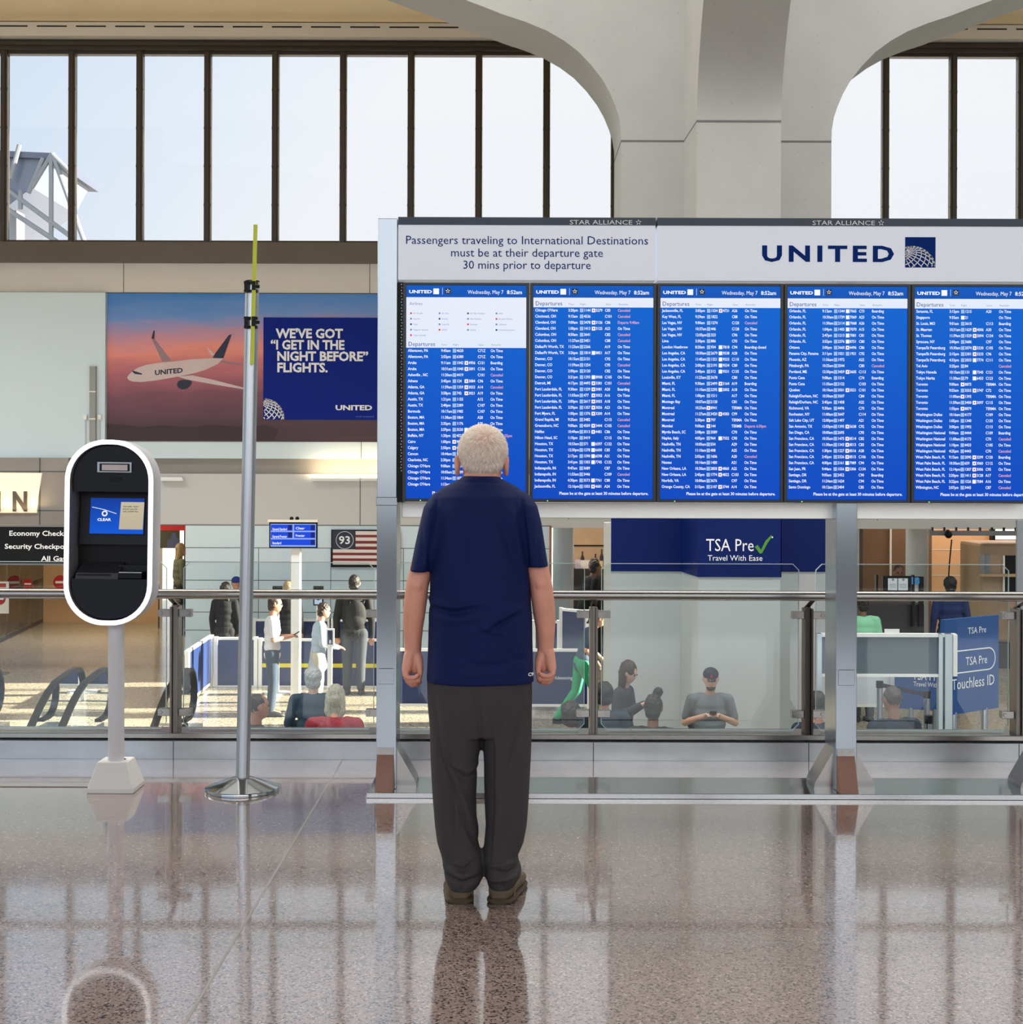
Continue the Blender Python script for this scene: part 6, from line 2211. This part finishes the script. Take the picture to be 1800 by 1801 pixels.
def folds(me, lst, back=True, noise=0.0, seed=1):
    """cloth creases: ridge (+) or valley (-) along lines given in picture pixels on the back of the garment"""
    n = len(me.vertices)
    co = np.empty(n * 3); me.vertices.foreach_get('co', co); co = co.reshape(-1, 3)
    no = np.empty(n * 3); me.vertex_normals.foreach_get('vector', no); no = no.reshape(-1, 3)
    disp = np.zeros(n)
    for pts, amp, w in lst:
        q = [M(a, b) for a, b in pts]
        best = np.full(n, 9.0); tt = np.zeros(n)
        tot = sum((q[i + 1] - q[i]).length for i in range(len(q) - 1)); run = 0.0
        for a, b in zip(q[:-1], q[1:]):
            d = np.array([b.x - a.x, b.z - a.z]); L = np.linalg.norm(d); 
            rel = co[:, [0, 2]] - np.array([a.x, a.z])
            t = np.clip(rel @ d / (L * L), 0, 1)
            dist = np.linalg.norm(rel - t[:, None] * d, axis=1)
            m_ = dist < best
            best[m_] = dist[m_]; tt[m_] = (run + t[m_] * L) / tot
            run += L
        fall = np.clip(np.sin(np.clip(tt, .02, .98) * math.pi), 0, 1) ** .6
        disp += 1.9 * amp * np.exp(-(best / w) ** 2) * fall * (co[:, 1] < .03)
    if noise:
        rnd = np.random.RandomState(seed)
        for _ in range(10):
            kx, kz, ph = rnd.normal(0, 16), rnd.normal(0, 9), rnd.uniform(0, 6.28)
            disp += noise / 4 * np.sin(co[:, 0] * kx + co[:, 2] * kz + co[:, 1] * rnd.normal(0, 8) + ph)
    co += no * disp[:, None]
    me.vertices.foreach_set('co', co.ravel())
    me.update()


M_SHIRT = mat('navy_tshirt', (4, 23, 76), .75, var=.05, vscale=3, bump=.08, bscale=500, spec=.25)
M_TROU = mat('charcoal_trousers', (66, 62, 64), .85, var=.08, vscale=3, bump=.12, bscale=700, spec=.25)
M_SKIN = skin_mat('skin_elderly', (224, 158, 136))
M_HAIRW = hair_mat('hair_white', (196, 176, 160), (244, 238, 228))

# body
mb = MB()
hc2 = M(849, 793, .05)
mb.ball(hc2, (.0865, .098, .0925), 24, 16)
mb.ball(M(849, 824, .10), (.064, .066, .064), 18, 12)
mb.ball(M(849, 800, .12), (.06, .03, .05), 14, 8)
cap(mb, M(849, 806, .152), .010, M(849, 820, .176), .015, 10)          # nose
cap(mb, M(838, 838, .152), .009, M(860, 838, .152), .009, 8)           # mouth
cap(mb, M(836, 798, .148), .010, M(862, 798, .148), .010, 8)           # brow
for s_, px in ((-1, 804), (1, 890.5)):                                  # ears
    e = M(px, 817, .045)
    mb.ball(e, (.011, .024, .036), 12, 8)
    mb.ball(e + Vector((0, .006, -.030)), (.010, .014, .014), 8, 6)
    mb.ball(e + Vector((s_ * .004, -.012, .012)), (.008, .012, .024), 8, 6)
cap(mb, M(847, 880, .035), .066, M(848, 822, .055), .0705)
mb.ball(M(847, 838, .03), (.068, .05, .02), 16, 8)
for rg_ in ([(858, 795, 895, .07, .03), (880, 780, 912, .09, .015), (960, 772, 915, .11, 0), (1080, 768, 924, .11, 0), (1190, 768, 922, .115, 0), (1250, 770, 920, .11, 0)],):
    mb.loft([ring(*r, e=2.2) for r in rg_])
for X0 in (0, 1):
    def A_(px, py, dy, r):
        if X0 == 0:
            return tuple(M(1686 - px, py + 3, dy)) + (r,)
        return tuple(M(px, py, dy)) + (r,)
    chain(mb, [A_(908, 895, .005, .043), A_(930, 950, -.003, .042), A_(945, 1000, -.01, .0425), A_(951, 1024, -.012, .0415), A_(954, 1048, -.008, .042), A_(957, 1072, 0, .0415), A_(959.5, 1100, .01, .037), A_(960, 1125, .018, .0325), A_(960, 1142, .022, .0305)], 16)
    mb.ball(A_(950, 1026, -.045, 0)[:3], (.018, .014, .022), 8, 6)       # elbow point
    # palm and thumb pad
    cap(mb, A_(961, 1146, .022, 0)[:3], .027, A_(966, 1166, .020, 0)[:3], .0255, 12)
    cap(mb, A_(954, 1154, .018, 0)[:3], .021, A_(956, 1176, .020, 0)[:3], .0175, 12)
    cap(mb, A_(966, 1150, .030, 0)[:3], .022, A_(971, 1178, .036, 0)[:3], .0175, 12)
    cap(mb, A_(966, 1150, .010, 0)[:3], .022, A_(971, 1174, -.006, 0)[:3], .0175, 12)
    chain(mb, [A_(952, 1152, .014, .019), A_(948, 1166, .004, .0155), A_(946.5, 1180, -.006, .0118), A_(949, 1193, -.012, .0098)], 10)
    for i, (dy, ln_) in enumerate(((-.012, .8), (.008, .95), (.028, 1.0), (.047, .95))):
        yo = 1174 + i * 4.6
        chain(mb, [A_(973 - i * .6, yo, dy, .0105), A_(973 - i, yo + 11 * ln_, dy - .004, .0102), A_(966 - i, yo + 17 * ln_, dy - .010, .0094), A_(956 - i, yo + 16 * ln_, dy - .018, .0088), A_(950 - i, yo + 11 * ln_, dy - .020, .0080)], 8)
for legs in (((800, 1230), (799, 1390), (815, 1530)), ((890, 1230), (893, 1390), (882, 1530))):
    (a, b), (c, d), (e, f) = legs
    chain(mb, [tuple(M(a, b)) + (.075,), tuple(M(c, d)) + (.052,), tuple(M(e, f)) + (.036,)], 14)
    cap(mb, M(e, f), .034, M(e, 1568, .08), .026)
soft('body', mb, M_SKIN, man, .0042, 3)
for s_ in (-1, 1):
    e = MB(); e.ball(M(849 + s_ * 15, 804, .148), .012, 10, 8); e.build('eye', M_EYE, man, smooth=True)

# hair: cropped white shell over the back and top of the head, with loose strands
mb = MB()
mb.ball(hc2, (.0915, .103, .0975), 26, 18)
mb.ball(M(849, 815, .012), (.074, .048, .045), 18, 12)
hm_ = remesh(mb, .0042, 6)
bm = bmesh.new(); bm.from_mesh(hm_)
cut = []
zn, ze, zf_ = M(0, 834).z, M(0, 803).z, M(0, 772).z
for f in bm.faces:
    c = f.calc_center_median()
    t = (c.y - (-.05)) / .2
    lim = zn if c.y < .022 else (zn + (ze - zn) * min(1, (c.y - .022) / .02) if c.y < .075 else ze + (zf_ - ze) * min(1, (c.y - .075) / .04))
    if c.z < lim + .004 * math.sin(c.x * 320) * math.cos(c.x * 97):
        cut.append(f)
bmesh.ops.delete(bm, geom=cut, context='FACES')
bm.to_mesh(hm_); bm.free()
hm_.materials.append(M_HAIRW)
hair_o = link('hair', hm_, man, smooth=True)
WLOC[hair_o.name] = Vector((0, 0, 0))
nt = M_HAIRW.node_tree
bs_ = nt.nodes['Principled BSDF']
src = bs_.inputs['Base Color'].links[0].from_socket
tc_ = nt.nodes.new('ShaderNodeTexCoord')
vd = nt.nodes.new('ShaderNodeVectorMath'); vd.operation = 'DISTANCE'
nt.links.new(tc_.outputs['Object'], vd.inputs[0])
vd.inputs[1].default_value = tuple(M(858, 768, -.04))
mr_ = nt.nodes.new('ShaderNodeMapRange')
nt.links.new(vd.outputs['Value'], mr_.inputs[0])
mr_.inputs[1].default_value, mr_.inputs[2].default_value, mr_.inputs[3].default_value, mr_.inputs[4].default_value = .01, .085, .72, .25
mx_ = nt.nodes.new('ShaderNodeMix'); mx_.data_type = 'RGBA'
nt.links.new(mr_.outputs[0], mx_.inputs[0]); nt.links.new(src, mx_.inputs[6]); mx_.inputs[7].default_value = srgb(206, 150, 132)
nt.links.new(mx_.outputs[2], bs_.inputs['Base Color'])
rnd = random.Random(5)
vs_ = [(Vector(v.co), Vector(v.normal)) for v in hm_.vertices]
whorl = M(856, 766, -.03)
mb = MB()
for i in range(5200):
    p, nrm = vs_[rnd.randrange(len(vs_))]
    d = (p - whorl)
    d = d - nrm * d.dot(nrm)
    d = (d.normalized() + Vector((rnd.uniform(-.35, .35), rnd.uniform(-.35, .35), rnd.uniform(-.5, .1)))).normalized()
    d = (d - nrm * d.dot(nrm)).normalized()
    sd = d.cross(nrm)
    L = rnd.uniform(.010, .022)
    w_ = rnd.uniform(.0003, .0006)
    tip = p + d * L + nrm * rnd.uniform(.0012, .0045)
    mid = p + d * L * .5 + nrm * .002
    mb.cur = rnd.choice((0, 0, 0, 1, 2))
    mb.add([p - sd * w_, p + sd * w_, mid + sd * w_, mid - sd * w_, tip], [(0, 1, 2, 3), (3, 2, 4)])
hs_ = mb.build('hair_strands', [mat('strand_white', (255, 247, 234), .5, var=.02), mat('strand_grey', (226, 204, 186), .5, var=.02), mat('strand_sand', (242, 220, 198), .5, var=.02)], hair_o, fix=False)

# T-shirt
mb = MB()
mb.loft([ring(*r) for r in ((837.5, 815, 878, .078, .045), (843, 809, 883, .084, .04), (851, 792, 899, .090, .032), (860, 773, 913, .098, .024), (874, 763, 923, .113, .014), (900, 758, 930, .125, .005), (950, 757.5, 930, .132, 0), (1000, 757.5, 929, .135, 0),
     (1040, 757, 933, .138, 0), (1090, 755, 937, .140, 0), (1140, 753, 938, .142, 0), (1185, 751, 938.5, .146, 0), (1197, 750, 939, .147, 0))])
mb.loft([ring(*r, e=2.2) for r in ((866, 765, 800, .06, .015), (876, 755, 800, .075, .01), (892, 745, 800, .086, .0), (920, 738.5, 795, .09, -.005), (960, 730, 776, .088, -.01), (1004, 722, 758.5, .082, -.012))])
mb.loft([ring(*r, e=2.2) for r in ((865, 890, 922, .06, .015), (875, 893, 934, .075, .01), (890, 895, 944.5, .086, .0), (920, 902, 952.5, .09, -.005), (958, 912, 958.5, .088, -.01), (996, 926, 964.5, .082, -.012))])
sm = remesh(mb, .0058, 3)
folds(sm, [([(757, 1064), (800, 1073), (838, 1064)], -.008, .009), ([(757, 1052), (800, 1062), (850, 1055)], .006, .012), ([(760, 1082), (800, 1086), (850, 1080)], .004, .014),
           ([(858, 1106), (890, 1087), (915, 1074)], -.007, .008), ([(862, 1092), (890, 1076), (922, 1062)], .006, .011), ([(846, 1107), (866, 1111), (888, 1116)], -.005, .007), ([(846, 1096), (870, 1101)], .004, .009),
           ([(824, 1157), (860, 1162), (900, 1158)], -.004, .010), ([(810, 1175), (850, 1180)], .003, .012), ([(880, 1125), (905, 1150), (930, 1155)], -.004, .010),
           ([(870, 890), (895, 950), (922, 1030)], -.006, .018), ([(893, 885), (910, 950), (930, 1040)], .005, .016), ([(800, 890), (790, 960), (770, 1040)], .004, .02), ([(820, 920), (812, 1000)], -.003, .02),
           ([(917, 868), (922, 930), (928, 996)], -.009, .008), ([(772, 872), (762, 930), (758, 1002)], -.009, .008), ([(743, 920), (748, 985)], -.003, .008), ([(948, 920), (944, 985)], -.003, .008),
           ([(812, 848), (848, 846), (882, 849)], -.003, .006)], noise=.0022)
sm.materials.append(M_SHIRT)
shirt = link('t_shirt', sm, man, smooth=True)
WLOC[shirt.name] = Vector((0, 0, 0))
mb = MB()
lc = M(934, 1177.5, -.118)
l0 = M(928.5, 1181, -.127)
text(mb, 'C9', l0, .012, 'L', 'x', U=Vector((.9, .42, .06)).normalized(), fit=.022)
lg = mb.build('shirt_logo', M_WHITEP, shirt, fix=False)
# trousers
mb = MB()
mb.loft([ring(*r) for r in ((1170, 760, 930, .125, 0), (1200, 752.5, 937.5, .136, 0), (1240, 753, 937, .134, 0), (1275, 756, 936.5, .12, 0), (1292, 758, 936, .108, 0))])
mb.loft([ring(*r, e=2.3) for r in ((1205, 764, 842, .10, 0), (1240, 757, 848, .12, 0), (1290, 757, 848.5, .112, 0), (1340, 759, 841, .104, 0), (1400, 762, 838, .096, 0), (1450, 766, 838.5, .09, 0), (1480, 770, 842, .087, 0), (1503, 777, 848, .085, 0), (1514, 779, 850, .092, 0), (1527, 779, 851, .100, .004), (1540, 782, 850, .098, .006), (1551, 785, 845, .092, .008), (1561, 788, 838, .088, .012))])
mb.loft([ring(*r, e=2.3) for r in ((1205, 848, 926, .10, 0), (1240, 842, 933, .12, 0), (1290, 847.5, 936, .112, 0), (1340, 851, 934, .104, 0), (1400, 853, 931, .096, 0), (1450, 855, 927, .09, 0), (1480, 852, 921, .087, 0), (1503, 850, 911, .085, 0), (1513, 851, 912.5, .092, 0), (1525, 853, 917, .100, .004), (1539, 853.5, 916, .098, .006), (1549, 857, 909, .092, .008), (1558, 859, 903, .088, .012))])
tm = remesh(mb, .0058, 2)
folds(tm, [([(764, 1210), (777, 1320), (795, 1376), (798, 1490)], -.006, .010), ([(775, 1205), (790, 1300), (806, 1370), (806, 1480)], .004, .012), ([(789, 1268), (794, 1340), (822, 1361), (841, 1352)], -.007, .009), ([(800, 1335), (823, 1349), (842, 1338)], .006, .010),
           ([(820, 1230), (798, 1280), (791, 1330)], .004, .014), ([(799, 1370), (814, 1425), (843, 1488)], -.005, .008), ([(808, 1370), (826, 1425), (846, 1475)], .004, .010), ([(863, 1228), (875, 1308), (876, 1410), (868, 1510)], .006, .007),
           ([(920, 1250), (898, 1333), (879, 1390)], -.004, .012), ([(910, 1230), (890, 1300)], .003, .014), ([(840, 1205), (845, 1260), (848.5, 1312)], -.005, .008), ([(922, 1205), (916, 1260), (900, 1340)], -.003, .010),
           ([(795, 1512), (815, 1519), (838, 1506)], -.010, .008), ([(781, 1529), (813, 1543), (850, 1533)], -.010, .008), ([(790, 1520), (815, 1530), (846, 1520)], .008, .009), ([(868, 1521), (890, 1525), (915, 1516)], -.010, .008), ([(856, 1513), (880, 1511), (905, 1506)], .007, .009),
           ([(855, 1538), (885, 1535), (910, 1530)], .007, .009), ([(884, 1538), (886, 1556)], -.006, .007), ([(806, 1545), (812, 1560)], -.004, .007), ([(900, 1420), (885, 1470), (870, 1500)], -.004, .012)], noise=.0025, seed=4)
tm.materials.append(M_TROU)
tr_ = link('trousers', tm, man, smooth=True)
WLOC[tr_.name] = Vector((0, 0, 0))
M_LOAF = mat('olive_leather', (92, 76, 54), .55, var=.15, vscale=8)
M_SOLE = mat('brown_rubber_sole', (72, 58, 42), .7, var=.1)
for px, ang, hy_, py_ in ((810, .06, -.055, 1586), (878, -.22, -.058, 1586)):
    c = M(px, 1583)
    mb = MB(); shoe_mesh(mb, c.x, hy_, ang, .295, .104, .078, 0.012); so = mb.build('shoe', M_LOAF, man, smooth='auto')
    mb = MB(); shoe_mesh(mb, c.x, hy_, ang, .295, .106, .05, 0.0, sole=True); mb.build('sole', M_SOLE, so, smooth='auto')
    mb = MB()
    ca, sa = math.cos(ang), math.sin(ang)
    def SL(lx, ly, z):
        return (c.x + lx * ca - ly * sa, hy_ + lx * sa + ly * ca, z)
    mb.tube([SL(-.0465, .05, .02), SL(-.049, .055, .05), SL(-.04, .06, .085)], .0022, 6)
    mb.tube([SL(.0465, .05, .02), SL(.049, .055, .05), SL(.04, .06, .085)], .0022, 6)
    mb.build('seam', mat('shoe_stitching', (140, 122, 92), .7), so)
